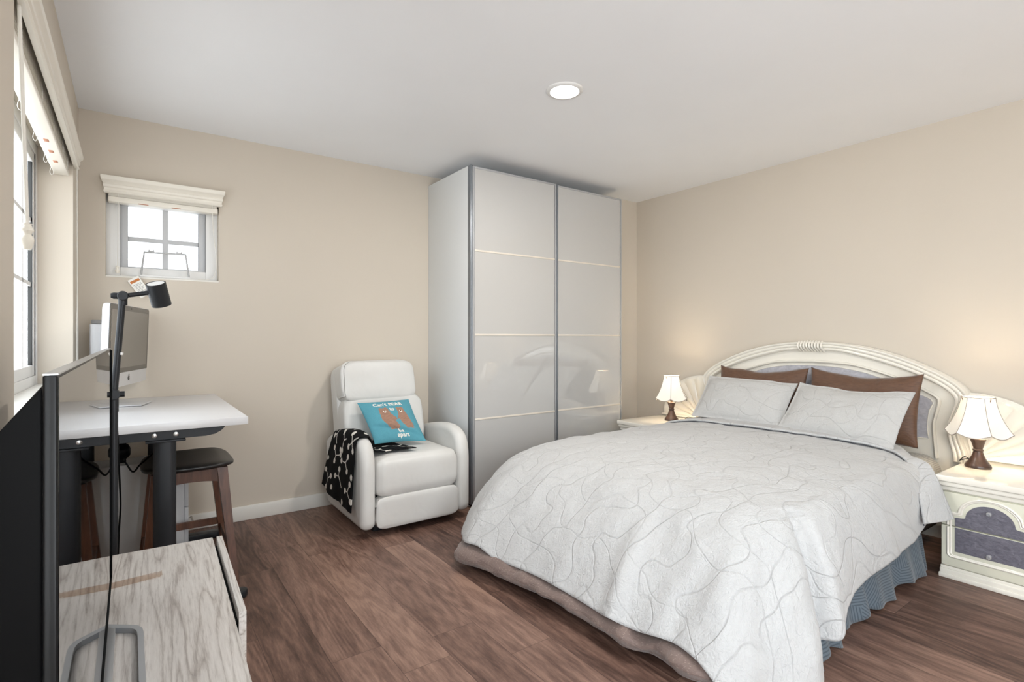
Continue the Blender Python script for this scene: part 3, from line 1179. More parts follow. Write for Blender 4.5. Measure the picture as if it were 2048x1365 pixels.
# ---- quilt: top patch and draped sides to a keyed hem
#        T (x,y) edge on the bed top,    H (x,y,z) hem,  slope weight, fold depth
KEYS = [
    (3.28, 1.035, 3.11, 0.905, 0.300, 0.05),
    (3.18, 1.035, 3.00, 0.905, 0.262, 0.05),
    (3.00, 1.035, 2.86, 0.905, 0.232, 0.06),
    (2.70, 1.035, 2.62, 0.905, 0.212, 0.08),
    (2.45, 1.035, 2.38, 0.900, 0.205, 0.10),
    (2.26, 1.036, 2.20, 0.880, 0.195, 0.18),
    (2.17, 1.040, 2.085, 0.852, 0.160, 0.30),
    (2.12, 1.046, 2.005, 0.835, 0.118, 0.40),
    (2.09, 1.055, 1.985, 0.900, 0.095, 0.45),
    (2.065, 1.066, 1.960, 0.925, 0.060, 0.50),
    (2.045, 1.080, 1.900, 0.850, 0.030, 0.55),
    (2.030, 1.095, 1.815, 0.815, 0.020, 0.60),
    (2.018, 1.112, 1.730, 0.845, 0.024, 0.62),
    (2.010, 1.132, 1.655, 0.905, 0.030, 0.65),
    (2.004, 1.160, 1.560, 0.915, 0.040, 0.70),
    (2.000, 1.205, 1.490, 0.965, 0.070, 0.75),
    (2.000, 1.270, 1.505, 1.060, 0.110, 0.80),
    (2.000, 1.350, 1.512, 1.165, 0.118, 0.80),
    (2.000, 1.450, 1.493, 1.300, 0.101, 0.80),
    (2.000, 1.560, 1.466, 1.420, 0.106, 0.80),
    (2.000, 1.700, 1.470, 1.600, 0.106, 0.80),
    (2.000, 1.900, 1.468, 1.820, 0.106, 0.80),
    (2.000, 2.100, 1.443, 1.990, 0.106, 0.80),
    (2.000, 2.300, 1.416, 2.125, 0.106, 0.80),
    (2.000, 2.420, 1.400, 2.240, 0.130, 0.80),
    (2.004, 2.470, 1.378, 2.335, 0.128, 0.76),
    (2.012, 2.500, 1.420, 2.430, 0.118, 0.70),
    (2.030, 2.522, 1.500, 2.560, 0.100, 0.60),
    (2.060, 2.536, 1.570, 2.640, 0.095, 0.45),
    (2.12, 2.545, 1.70, 2.690, 0.130, 0.30),
    (2.30, 2.550, 2.10, 2.690, 0.200, 0.15),
    (2.60, 2.550, 2.55, 2.670, 0.210, 0.10),
    (3.00, 2.545, 3.00, 2.600, 0.225, 0.06),
    (3.20, 2.540, 3.10, 2.592, 0.240, 0.05),
    (3.50, 2.540, 3.18, 2.590, 0.250, 0.05),
]
NS = 620
Q = catmull(KEYS, NS)


def ztop(x, y):
    v = np.clip(np.abs(np.asarray(y) - 1.79) / 0.77, 0, 1)
    crown = 1 - v ** 3.2
    head = np.clip((np.asarray(x) - 2.0) / 1.0, 0, 1)
    foot = np.clip((2.35 - np.asarray(x)) / 0.35, 0, 1)
    return 0.518 + (0.022 + 0.030 * head) * crown + 0.008 * head - 0.022 * foot ** 2 + 0.004 * vnoise(np.asarray(x) * 4, np.asarray(y) * 4, 11)


NTP, ND = 46, 64
P = np.zeros((NS, NTP + ND, 3))
UV = np.zeros((NS, NTP + ND, 2))
for i in range(NS):
    tx, ty, hx, hy, hz, w = Q[i]
    sx, sy = max(tx, 2.625), 1.79
    if tx > 2.62:
        sx = tx + 0.18 * min(1, max(0, (tx - 3.0) / 0.32)) * (ty < 1.79)
    sx = round(sx / 0.025) * 0.025
    for j in range(NTP):
        f = j / NTP
        x, y = sx + (tx - sx) * f, sy + (ty - sy) * f
        P[i, j] = (x, y, float(ztop(x, y)))
        UV[i, j] = (x, y)
    zt = float(ztop(tx, ty))
    L = math.hypot(math.hypot(hx - tx, hy - ty), hz - zt) * 1.08
    hd = math.hypot(hx - tx, hy - ty)
    ox, oy = (hx - tx) / hd, (hy - ty) / hd
    for j in range(ND):
        t = j / (ND - 1)
        a = (1 - w) * math.sin(t * math.pi / 2) ** 1.0 + w * t
        b = (1 - w) * (1 - math.cos(t * math.pi / 2)) + w * t ** 1.55
        x, y, z = tx + (hx - tx) * a, ty + (hy - ty) * a, zt + (hz - zt) * b
        P[i, NTP + j] = (x, y, z)
        UV[i, NTP + j] = (tx + ox * L * t, ty + oy * L * t)
# relaxed folds: soft long ridges on the foot, crinkles everywhere
nrm = np.cross(np.gradient(P, axis=0).reshape(-1, 3), np.gradient(P, axis=1).reshape(-1, 3)).reshape(P.shape)
ln = np.linalg.norm(nrm, axis=2, keepdims=True)
nrm = nrm / np.maximum(ln, 1e-9)
nrm[nrm[..., 2] < 0] *= -1
nrm[:, :6] = (0, 0, 1)
tt = np.zeros((NS, NTP + ND))
tt[:, NTP:] = np.linspace(0, 1, ND)
foot_w = np.clip((2.0 - P[..., 0]) / 0.35, 0, 1) * np.clip((2.4 - P[..., 1]) / 0.4, 0, 1)
U0, V0 = UV[..., 0], UV[..., 1]
d = 0.0045 * vnoise(U0 * 9, V0 * 9, 21) + 0.0022 * vnoise(U0 * 26, V0 * 26, 22)
d = d + foot_w * 0.010 * vnoise(U0 * 3 + V0 * 5.0, V0 * 9 - U0 * 2, 23)
# one long crease running down the foot towards the hem
cr = (P[..., 1] - 1.40) - (P[..., 0] - 1.45) * 0.20
d = d + 0.014 * np.exp(-(cr / 0.035) ** 2) * np.clip((1.80 - P[..., 0]) / 0.25, 0, 1) * (P[..., 1] > 1.2)
d = d - 0.014 * np.exp(-((cr - 0.075) / 0.04) ** 2) * np.clip((1.80 - P[..., 0]) / 0.25, 0, 1)
P = P + nrm * d[..., None]
P[..., 2] = np.maximum(P[..., 2], 0.012)
F_ = G().grid(P, uv=UV)
qt = F_.build('quilt', 'quilt', angle=180)
solid(qt, 0.007, 1.0)
tag(qt, 'pale grey stitched quilt spread over the whole bed', 'quilt')
# folded back strip near the pillows
BK = [  # front edge xyz, back edge xyz
    (3.10, 2.600, 0.30, 3.20, 2.602, 0.30),
    (3.14, 2.600, 0.40, 3.30, 2.602, 0.40),
    (3.20, 2.575, 0.49, 3.44, 2.580, 0.49),
    (3.215, 2.48, 0.555, 3.48, 2.48, 0.555),
    (3.225, 2.25, None, 3.50, 2.25, None),
    (3.235, 2.00, None, 3.52, 2.00, None),
    (3.250, 1.75, None, 3.53, 1.75, None),
    (3.268, 1.50, None, 3.53, 1.50, None),
    (3.290, 1.30, None, 3.53, 1.28, None),
    (3.300, 1.15, None, 3.43, 1.13, None),
    (3.235, 1.045, 0.545, 3.305, 1.032, 0.548),
    (3.165, 0.980, 0.490, 3.250, 0.945, 0.530),
    (3.060, 0.932, 0.420, 3.195, 0.893, 0.470),
    (3.005, 0.902, 0.360, 3.190, 0.862, 0.385),
    (2.955, 0.876, 0.315, 3.180, 0.829, 0.302),
]
bk = []
for a in BK:
    a = list(a)
    if a[2] is None:
        a[2] = float(ztop(a[0], a[1])) + 0.020
        a[5] = float(ztop(a[3], a[4])) + 0.020
    bk.append(a)
B = catmull(bk, 200)
nb = 24
P = np.zeros((200, nb, 3))
for j in range(nb):
    f = j / (nb - 1)
    P[:, j] = B[:, :3] * (1 - f) + B[:, 3:] * f
P[..., 2] += 0.003 * vnoise(P[..., 0] * 20, P[..., 1] * 20, 31)
s_arc = np.r_[0, np.cumsum(np.linalg.norm(np.diff(B[:, :3], axis=0), axis=1))]
uv = np.stack([P[..., 0] + 5, np.repeat(s_arc[:, None], nb, 1)], -1)
fe = G().grid(P, uv=uv).build('folded_edge', 'quilt', qt, angle=180)
solid(fe, 0.012, 0.0)
G().tube([tuple(p) for p in (P[:, 0] + np.array([-0.004, 0, -0.009]))], 0.0020, 6).build('edge_binding', 'piping', qt)

# ---- pillows


def pillow(name, mat, w, h, t, loc, tilt, roll=0.0, yaw=0.0, seed=1, flange=0.0, label=None, cat='pillow', group=None, sag=0.0, nu=70, ear=0.05):
    root_M = Matrix.Translation(loc) @ Matrix.Rotation(yaw, 4, 'Z')
    nv = 50
    U = np.linspace(-1, 1, nu)
    V = np.linspace(-1, 1, nv)
    u, v = np.meshgrid(U, V, indexing='ij')
    x = w / 2 * u * (1 - ear * (1 - v ** 2))
    y = h / 2 * v * (1 - ear * (1 - u ** 2)) - sag * (1 - u ** 2) * (v > 0) * v
    y = y + 0.008 * vnoise(u * 2.5 + 3, v * 0.8, seed + 40) * (v > 0)
    fu = np.clip(np.abs(u) / (1 - flange), 0, 1)
    fv = np.clip(np.abs(v) / (1 - flange * w / h), 0, 1)
    z = t / 2 * ((1 - fu ** 3.2) ** 0.62) * ((1 - fv ** 2.6) ** 0.62)
    z = z * (1 + 0.14 * vnoise(u * 2.2 + seed, v * 2.2, seed)) + 0.0025 * (1 if flange else 0)
    wr = 0.0035 * vnoise(u * 7 + 2, v * 7, seed + 7) * (1 - fu ** 4) * (1 - fv ** 4)
    gg = G()
    uv = np.stack([u * w / 2 + seed, v * h / 2], -1)
    ct, st = math.cos(tilt), math.sin(tilt)
    M = Matrix(((0, st, -ct), (-1, 0, 0), (0, ct, st)))      # local x,y,n -> world
    M = M @ Matrix.Rotation(roll, 3, 'Z')
    Mn = np.array(M)
    bend = 0.012 * np.sin(u * 2.2 + seed) * (v + 1) / 2
    for sgn in (1, -1):
        P = np.stack([x, y, sgn * (z + wr) + bend], -1) @ Mn.T
        gg.grid(P, uv=uv, flip=sgn < 0)
    o = gg.build(name, mat, angle=180)
    o.location = loc
    o.rotation_euler = (0, 0, yaw)
    tag(o, label, cat, group)
    return o


pillow('pillow', 'brown_pillow', 0.65, 0.43, 0.12, (3.682, 2.076, 0.752), R(12), R(0.5), 0, 3, label='brown satin pillow standing behind the left grey sham', group='brown pillows against the headboard', ear=0.05, sag=0.028)
pillow('pillow', 'brown_pillow', 0.63, 0.43, 0.12, (3.682, 1.420, 0.752), R(12), R(-0.8), 0, 5, label='brown satin pillow standing behind the right grey sham', group='brown pillows against the headboard', ear=0.05, sag=0.028)
pillow('pillow', 'sham', 0.645, 0.37, 0.12, (3.488, 2.090, 0.733), R(40), R(-1.0), R(4), 8, 0.05, label='grey quilted pillow sham on the left half of the bed', group='grey shams on the bed', ear=0.03, sag=0.010)
pillow('pillow', 'sham', 0.66, 0.37, 0.12, (3.453, 1.432, 0.722), R(40), R(-2.5), R(-3), 12, 0.05, label='grey quilted pillow sham on the right half of the bed', group='grey shams on the bed', ear=0.03, sag=0.010)

# ================================================================== NIGHTSTANDS


def arch_poly(y0, y1, z0, zs, zp, rad):
    """flat bottom, shoulders at zs, round arch up to zp in the middle"""
    c = (y0 + y1) / 2
    p = [(y0, z0), (y1, z0), (y1, zs)]
    n = 24
    hw = rad
    # concave little cove then arch
    for k in range(5):
        a = k / 4
        p.append((y1 - (y1 - c - hw) * a * 0.9, zs + 0.004 * a))
    for k in range(n + 1):
        a = math.pi * k / n
        p.append((c + hw * math.cos(a), zs + 0.008 + (zp - zs - 0.008) * math.sin(a)))
    for k in range(5):
        a = 1 - k / 4
        p.append((y0 + (c - hw - y0) * a * 0.9, zs + 0.004 * a))
    p.append((y0, zs))
    out = []
    for q in p:
        if not out or math.hypot(q[0] - out[-1][0], q[1] - out[-1][1]) > 1e-4:
            out.append(q)
    return out


def nightstand(yc, label):
    t = thing('nightstand', label, 'nightstand', (3.235, yc, 0), 0, 'nightstands beside the bed')
    hw = 0.188
    k = dict(world=False)
    g = G()
    g.box(0.012, 0.548, -hw + 0.004, hw - 0.004, 0.05, 0.425, 0.002)
    g.build('body', 'cream_side', t, **k)
    g = G()
    g.box(-0.016, 0.55, -hw - 0.002, hw + 0.002, 0.0, 0.022, 0.004)
    g.box(-0.008, 0.549, -hw, hw, 0.018, 0.044, 0.006, 3)
    g.box(0.0, 0.548, -hw + 0.002, hw - 0.002, 0.040, 0.056, 0.003)
    g.build('plinth', 'cream_lacquer', t, **k)
    g = G()
    g.box(-0.028, 0.551, -hw - 0.012, hw + 0.012, 0.470, 0.500, 0.006, 3)
    g.box(-0.018, 0.550, -hw - 0.006, hw + 0.006, 0.446, 0.472, 0.008, 3)
    g.box(-0.004, 0.549, -hw, hw, 0.424, 0.448, 0.006, 3)
    g.build('top', 'cream_lacquer', t, **k)
    for nm, z0, z1, kz in (('upper', 0.258, 0.418, 0.352), ('lower', 0.060, 0.254, 0.155)):
        d = G().box(-0.004, 0.016, -hw + 0.006, hw - 0.006, z0, z1, 0.004, 3).build('drawer', 'cream_side', t, **k)
        if nm == 'upper':
            p = arch_poly(-0.128, 0.128, z0 + 0.002, 0.300, 0.382, 0.088)
            po = arch_poly(-0.156, 0.156, z0 + 0.002, 0.318, 0.408, 0.112)
        else:
            p = [(-0.128, 0.136), (0.128, 0.136), (0.128, z1 - 0.002), (-0.128, z1 - 0.002)]
            po = [(-0.156, z1 - 0.004), (-0.156, 0.118), (-0.146, 0.108), (0.146, 0.108), (0.156, 0.118), (0.156, z1 - 0.004)]
        G().prism(p, lambda a, b: (0.0, a, b), lambda a, b: (-0.0065, a, b), 0.001, 1).build('inlay', 'hammered', d, angle=30, **k)
        g = G()
        pts = [(-0.003, a, b) for a, b in po]
        if nm == 'upper':
            pts = pts[1:] + [pts[0]]
        g.tube(pts, 0.0065, 8, cap=True)
        pts2 = [(-0.002, a * 0.93, b - (0.006 if nm == 'upper' else -0.006)) for a, b in po]
        if nm == 'upper':
            pts2 = pts2[1:] + [pts2[0]]
        g.tube(pts2, 0.005, 8, cap=True)
        g.build('raised_moulding', 'cream_lacquer', d, **k)
        kb = G().lathe([(0.0, -0.030), (0.006, -0.030), (0.0105, -0.024), (0.011, -0.020), (0.007, -0.014), (0.005, -0.010), (0.008, -0.006), (0.0, -0.006)], (0, 0, kz), 12, 'X').build('knob', 'crystal', d, angle=20, **k)
    return t


nightstand(0.708, 'cream lacquered nightstand with purple grey drawer fronts at the right of the bed')
nightstand(2 * YC - 0.708, 'cream lacquered nightstand in the corner beyond the bed, next to the wardrobe')

# ================================================================== TABLE LAMPS
lamp = thing('table_lamp', 'lit white shaded table lamp with dark turned base on the right nightstand', 'lamp', (3.55, 0.824, 0.500), 0, 'bedside table lamps')
k_ = dict(world=False)
G().lathe([(0.0, 0.0), (0.053, 0.0), (0.055, 0.006), (0.052, 0.016), (0.046, 0.024), (0.034, 0.042), (0.026, 0.060), (0.021, 0.076), (0.019, 0.084), (0.022, 0.087), (0.022, 0.093), (0.0185, 0.096), (0.020, 0.104), (0.026, 0.124), (0.032, 0.143), (0.034, 0.148), (0.030, 0.151), (0.0, 0.152)], (0, 0, 0), 40).build('base', 'lamp_wood', lamp, angle=40, **k_)
G().lathe([(0.0, 0.150), (0.010, 0.150), (0.010, 0.176), (0.013, 0.178), (0.013, 0.215), (0.0, 0.217)], (0, 0, 0), 20).build('socket', 'brass', lamp, **k_)
G().puff((0, 0, 0.250), (0.024, 0.024, 0.034), 1, 1, nu=20, nv=14).build('bulb', 'bulb', lamp, **k_)
ns_, nz_ = 96, 22
P = np.zeros((nz_, ns_, 3))
for i in range(nz_):
    f = i / (nz_ - 1)
    r0 = 0.068 + 0.064 * f ** 1.55
    for j in range(ns_):
        a = 2 * math.pi * j / ns_
        ph = (a / (2 * math.pi) * 6) % 1.0
        seg = math.pi / 6
        la = (ph - 0.5) * 2 * seg
        poly_r = math.cos(seg) / math.cos(la)
        rr = r0 * (1 - 0.75 * (1 - poly_r))
        sc = (4 * ph * (1 - ph))
        z = 0.362 - 0.186 * f - 0.014 * f ** 4 * sc + 0.006 * f ** 3 * (1 - sc)
        rr *= 1 + 0.035 * f ** 5 * (1 - sc) ** 3
        P[i, j] = (rr * math.cos(a + R(215)), rr * math.sin(a + R(215)), z)
sh = G().grid(P, cv=True).build('lamp_shade', 'shade', lamp, angle=60, **k_)
g = G()
for j in range(6):
    jj = j * 16
    g.tube([tuple(P[i, jj] * np.array([1.004, 1.004, 1])) for i in range(nz_)], 0.0016, 5)
g.tube([tuple(P[-1, j]) for j in range(ns_)], 0.0024, 6, closed=True)
g.tube([tuple(P[0, j]) for j in range(ns_)], 0.0022, 6, closed=True)
g.build('shade_trim', 'shade_trim', sh, **k_)
g = G()
for a in (0, 120, 240):
    g.tube([(0.012 * math.cos(R(a)), 0.012 * math.sin(R(a)), 0.217), (0.045 * math.cos(R(a)), 0.045 * math.sin(R(a)), 0.29), (0.067 * math.cos(R(a)), 0.067 * math.sin(R(a)), 0.358)], 0.0015, 5)
g.build('shade_holder', 'brass', lamp, **k_)
G().tube([(0.05, 0.0, 0.006), (0.10, 0.02, 0.004), (0.15, 0.055, 0.004), (0.19, 0.085, 0.006), (0.165, 0.095, 0.018), (0.12, 0.09, 0.020), (0.09, 0.095, 0.012), (0.10, 0.100, 0.004), (0.16, 0.098, 0.003), (0.215, 0.085, 0.003)], 0.0022, 6).build('cord', 'black_plastic', lamp, **k_)
lamp2 = copy_tree(lamp)
lamp2.location = (3.56, 2.745, 0.500)
lamp2.rotation_euler = (0, 0, R(-60))
lamp2['label'] = 'lit white shaded table lamp with dark base on the far nightstand near the wardrobe'
for lo in (lamp.location, lamp2.location):
    d = bpy.data.lights.new('lamp_bulb_light', 'POINT')
    d.energy = LAMP_W
    d.color = (1.0, 0.84, 0.62)
    d.shadow_soft_size = 0.03
    o = bpy.data.objects.new('lamp_bulb_light', d)
    COL.objects.link(o)
    o.location = (lo[0], lo[1], lo[2] + 0.30)

# ================================================================== RECLINER
rc = thing('recliner', 'white leather recliner with rounded arms beside the wardrobe', 'armchair', (1.43, 3.32, 0))
ARM = [(3.30, 0.050), (3.03, 0.050), (2.985, 0.054), (2.966, 0.072), (2.962, 0.12), (2.962, 0.26), (2.962, 0.40), (2.972, 0.47), (2.998, 0.53), (3.04, 0.566), (3.10, 0.587), (3.17, 0.593), (3.28, 0.586), (3.42, 0.565), (3.55, 0.535), (3.64, 0.500), (3.668, 0.45), (3.672, 0.20), (3.655, 0.10), (3.62, 0.060), (3.55, 0.052)]
arm = [(float(a), float(b)) for a, b in resample(ARM, 84)]
AP = np.array(arm)
_t = np.roll(AP, -1, 0) - np.roll(AP, 1, 0)
_t /= np.linalg.norm(_t, axis=1)[:, None]
AN = np.stack([_t[:, 1], -_t[:, 0]], 1)
if ((AP + AN * 0.01 - AP.mean(0)) ** 2).sum() > ((AP - AP.mean(0)) ** 2).sum():
    AN = -AN
for x0, x1 in ((1.068, 1.158), (1.702, 1.794)):
    rd = 0.040
    lay = []
    for k in range(9):
        a = math.pi / 2 * k / 8
        lay.append((x0 + rd * (1 - math.sin(a)), rd * (1 - math.cos(a))))
    lay = lay[::-1]
    left = [(x0 + rd * (1 - math.cos(math.pi / 2 * k / 8)), rd * (1 - math.sin(math.pi / 2 * k / 8))) for k in range(9)]
    right = [(x1 - (x - x0), d) for x, d in left[::-1]]
    rows = []
    for x, d in left + right:
        q = AP + AN * d
        rows.append([(x, yy, zz) for yy, zz in q])
    g = G().grid(rows, cv=True)
    g.mesh(rows[0], [tuple(range(len(AP)))])
    g.mesh(rows[-1], [tuple(range(len(AP)))])
    g.build('arm', 'white_leather', rc, angle=50)
bx = Matrix.Rotation(R(-13), 3, 'X')
# back shell, lower back cushion, head cushion
G().puff((1.385, 3.60, 0.615), (0.270, 0.07, 0.365), 0.18, 0.22, bx.to_4x4(), nu=72, nv=40).build('back_shell', 'white_leather', rc, angle=180)
G().puff((1.402, 3.49, 0.590), (0.284, 0.090, 0.195), 0.40, 0.30, bx.to_4x4(), nu=80, nv=44, wob=0.02, seed=4).build('back_cushion', 'white_leather', rc, angle=180)
G().puff((1.378, 3.548, 0.864), (0.264, 0.092, 0.146), 0.42, 0.24, bx.to_4x4(), nu=80, nv=44, wob=0.02, seed=9).build('head_cushion', 'white_leather', rc, angle=180)
G().puff((1.430, 3.205, 0.343), (0.273, 0.255, 0.128), 0.36, 0.16, nu=90, nv=44, wob=0.012, seed=5).build('seat_cushion', 'white_leather', rc, angle=180)
G().puff((1.430, 3.000, 0.140), (0.272, 0.045, 0.096), 0.30, 0.16, nu=90, nv=40, wob=0.012, seed=6).build('footrest', 'white_leather', rc, angle=180)
G().box(1.16, 1.70, 3.03, 3.62, 0.06, 0.25).build('underframe', 'black_plastic', rc)
for x in (1.18, 1.62):
    G().box(x, x + 0.06, 3.08, 3.58, 0.0, 0.062, 0.006).build('base_rail', 'black_metal', rc)

# ---- teal cushion with print
CW, CHT, CT = 0.40, 0.38, 0.10
TL, TR_, BL, BR = Vector((1.218, 3.475, 0.733)), Vector((1.592, 3.475, 0.738)), Vector((1.262, 3.262, 0.492)), Vector((1.622, 3.262, 0.466))
_c = Vector((0, 0, 1.168))
TL, TR_, BL, BR = [_c + (p - _c) * 0.968 for p in (TL, TR_, BL, BR)]
cc = (TL + TR_ + BL + BR) / 4
ex = ((TR_ - TL) + (BR - BL)).normalized()
ey = ((TL - BL) + (TR_ - BR)).normalized()
ex = (ex - ey * ex.dot(ey)).normalized()
en = ex.cross(ey)


def cush_xy(u, v):
    """u,v in -1..1 -> point on the quadrilateral"""
    p = (TL * (1 - u) * (1 + v) + TR_ * (1 + u) * (1 + v) + BL * (1 - u) * (1 - v) + BR * (1 + u) * (1 - v)) / 4
    s = 1 - 0.05 * (1 - v * v)
    s2 = 1 - 0.05 * (1 - u * u)
    d = p - cc
    a, b = d.dot(ex), d.dot(ey)
    return a * s, b * s2


def cush_h(u, v):
    h = CT / 2 * max(0, (1 - abs(u) ** 2.6)) ** 0.6 * max(0, (1 - abs(v) ** 2.6)) ** 0.6
    # crease across the lower half where it is pressed into the seat
    cr = v + 0.55 + 0.30 * u
    h -= 0.010 * math.exp(-(cr / 0.07) ** 2) * (1 - u * u)
    h += 0.006 * math.exp(-((cr - 0.16) / 0.10) ** 2) * (1 - u * u)
    h += 0.003 * float(vnoise(u * 4, v * 4, 51)) * (1 - u ** 4) * (1 - v ** 4)
    return h


def cush_pt(u, v, sgn=1, off=0.0):
    a, b = cush_xy(u, v)
    return cc + ex * a + ey * b + en * (sgn * cush_h(u, v) + off)


nu_ = 190
gg = G()
for sgn in (1, -1):
    m = nu_ if sgn > 0 else 30
    us = np.linspace(-1, 1, m)
    P = np.array([[cush_pt(u, v, sgn) for v in us] for u in us])
    uv = np.array([[(u, v) if sgn > 0 else (3.0, 3.0) for v in us] for u in us])
    gg.grid(P, uv=uv, flip=sgn < 0)
cu = gg.build('cushion', 'cushion', angle=180)
tag(cu, 'teal cushion printed with two brown bears leaning on the white recliner', 'cushion')


def inside(poly, x, y):
    poly = np.asarray(poly)
    r = np.zeros(x.shape, bool)
    j = len(poly) - 1
    for i in range(len(poly)):
        xi, yi = poly[i]
        xj, yj = poly[j]
        c = ((yi > y) != (yj > y)) & (x < (xj - xi) * (y - yi) / (yj - yi + 1e-12) + xi)
        r ^= c
        j = i
    return r


BEAR_L = [(-.40, .62), (-.34, .66), (-.28, .63), (-.16, .64), (-.10, .67), (-.04, .63), (-.03, .50), (.02, .30), (.12, .10), (.20, -.02), (.17, -.08), (.10, -.08), (.16, -.30), (.17, -.46), (.22, -.50), (.12, -.54), (-.02, -.50), (-.10, -.54), (-.20, -.53), (-.18, -.46), (-.30, -.34), (-.41, -.20), (-.44, .10), (-.42, .40)]
BEAR_R = [(.34, .60), (.36, .66), (.43, .63), (.55, .63), (.62, .66), (.66, .60), (.66, .45), (.74, .10), (.80, -.20), (.84, -.38), (.80, -.46), (.82, -.52), (.72, -.54), (.66, -.46), (.60, -.54), (.48, -.54), (.46, -.44), (.36, -.26), (.30, -.02), (.24, -.06), (.22, .02), (.30, .14), (.36, .36)]


def cushion_pattern(u, v):
    base = np.array(lin((92, 156, 172)))
    bear = np.array(lin((160, 126, 108)))
    c = np.tile(base, (len(u), 1))
    c[:, :3] *= (1 + 0.05 * vnoise(u * 60, v * 60, 3))[:, None]
    uu = u + 0.012 * vnoise(u * 40, v * 40, 4) + 0.10
    vv = v + 0.012 * vnoise(u * 40, v * 40, 5)
    sx = 0.92
    for poly in (BEAR_L, BEAR_R):
        k = inside([(x * sx, y * 0.88 - 0.05) for x, y in poly], uu, vv)
        tex = (1 + 0.16 * vnoise(u[k] * 14, v[k] * 110, 8))[:, None]
        c[k] = bear
        c[k, :3] *= tex
    # muzzles
    for cx in (-0.20 * sx, 0.50 * sx):
        dx, dy = (uu - cx) / 0.055, (vv - 0.335) / 0.09
        r = np.hypot(dx, dy)
        k = (r < 1.0) & (r > 0.52) & (dy < 0.25)
        c[k] = lin((232, 228, 216))
        k = np.hypot(dx, dy + 0.1) < 0.30
        c[k] = lin((40, 36, 34))
    return c


set_pattern(cu, cushion_pattern)


def lettering(text, u0, v0, size, name='lettering', rot=0.0):
    cd = bpy.data.curves.new('print', 'FONT')
    cd.body = text
    cd.size = size
    cd.offset = 0.006 * size / 0.24
    cd.align_x = 'CENTER'
    cd.resolution_u = 3
    o = bpy.data.objects.new('print', cd)
    COL.objects.link(o)
    dg = bpy.context.evaluated_depsgraph_get()
    me = bpy.data.meshes.new_from_object(o.evaluated_get(dg))
    bpy.data.objects.remove(o, do_unlink=True)
    bm = bmesh.new()
    bm.from_mesh(me)
    bpy.data.meshes.remove(me)
    bmesh.ops.triangulate(bm, faces=bm.faces)
    es = [e for e in bm.edges if e.calc_length() > 0.03]
    bmesh.ops.subdivide_edges(bm, edges=es, cuts=2)
    ca, sa = math.cos(rot), math.sin(rot)
    for v in bm.verts:
        x, y = v.co.x * ca - v.co.y * sa, v.co.x * sa + v.co.y * ca
        v.co = cush_pt(u0 + x, v0 + y * 1.05, 1, 0.0012)
    me = bpy.data.meshes.new(name)
    bm.to_mesh(me)
    bm.free()
    me.materials.append(MAT['white_print'])
    oo = bpy.data.objects.new(name, me)
    COL.objects.link(oo)
    oo.parent = cu
    oo['label'] = 'white printed words'
    return oo


lettering("Can't BEAR", -0.02, 0.63, 0.24)
lettering('to', 0.03, 0.36, 0.22)
lettering('be', 0.08, -0.68, 0.22)
lettering('apart', 0.12, -0.86, 0.22)

# ---- black patterned blanket over the left arm


def arm_top(y):
    A = np.array(arm)
    top = A[(A[:, 1] > 0.46)]
    top = top[np.argsort(top[:, 0])]
    return float(np.interp(y, top[:, 0], top[:, 1]))


nvb, nub = 300, 110
P = np.zeros((nub, nvb, 3))
UV = np.zeros((nub, nvb, 2))
for i in range(nub):
    f = i / (nub - 1)                    # 0 front edge, 1 rear edge
    yt = 3.045 + 0.43 * f                # on the arm
    zt = arm_top(yt)
    # cross path: outside hem -> up the outer face -> over -> down inside -> onto the seat
    zb = 0.150 - 0.022 * math.exp(-((f - 0.28) / 0.2) ** 2) + 0.012 * math.sin(f * 7) + 0.03 * f
    yb = 3.055 + 0.60 * f
    tip = 0.225 * (1 - 0.45 * f)
    path = [(1.046, yb, zb), (1.050, yb * 0.6 + yt * 0.4, zb * 0.6 + zt * 0.4), (1.054, yb * 0.2 + yt * 0.8, zb * 0.25 + zt * 0.75), (1.060, yt, zt - 0.030), (1.078, yt, zt + 0.006), (1.112, yt, zt + 0.012), (1.148, yt, zt + 0.004), (1.166, yt + 0.01, zt - 0.035), (1.176, yt + 0.015, 0.508), (1.195, yt + 0.01 - 0.02 * (1 - f), 0.489), (1.175 + 0.55 * tip + 0.03, yt * 0.985 + 0.03, 0.490), (1.205 + tip, yt * 0.97 + 0.055, 0.489)]
    c = resample(path, nvb)
    s = np.r_[0, np.cumsum(np.linalg.norm(np.diff(c, axis=0), axis=1))]
    low = np.clip((0.45 - c[:, 2]) / 0.3, 0, 1) * (np.arange(nvb) < nvb * 0.5)
    c[:, 0] -= low * (0.006 + 0.006 * math.sin(f * 11 + 0.6) + 0.002 * math.sin(f * 27))
    c[:, 2] += 0.002 * vnoise(c[:, 0] * 40, c[:, 1] * 40, 14)
    P[i] = c
    UV[i, :, 0] = f * 0.46
    UV[i, :, 1] = s
bl = G().grid(P, uv=UV).build('blanket', 'blanket', angle=180)
solid(bl, 0.006, 0.0)
tag(bl, 'black blanket with white dot and line pattern draped over the recliner arm', 'blanket')


def seg_d(u, v, a, b):
    ax, ay = a
    bx_, by = b
    dx, dy = bx_ - ax, by - ay
    t = np.clip(((u - ax) * dx + (v - ay) * dy) / (dx * dx + dy * dy), 0, 1)
    return np.hypot(u - ax - t * dx, v - ay - t * dy)


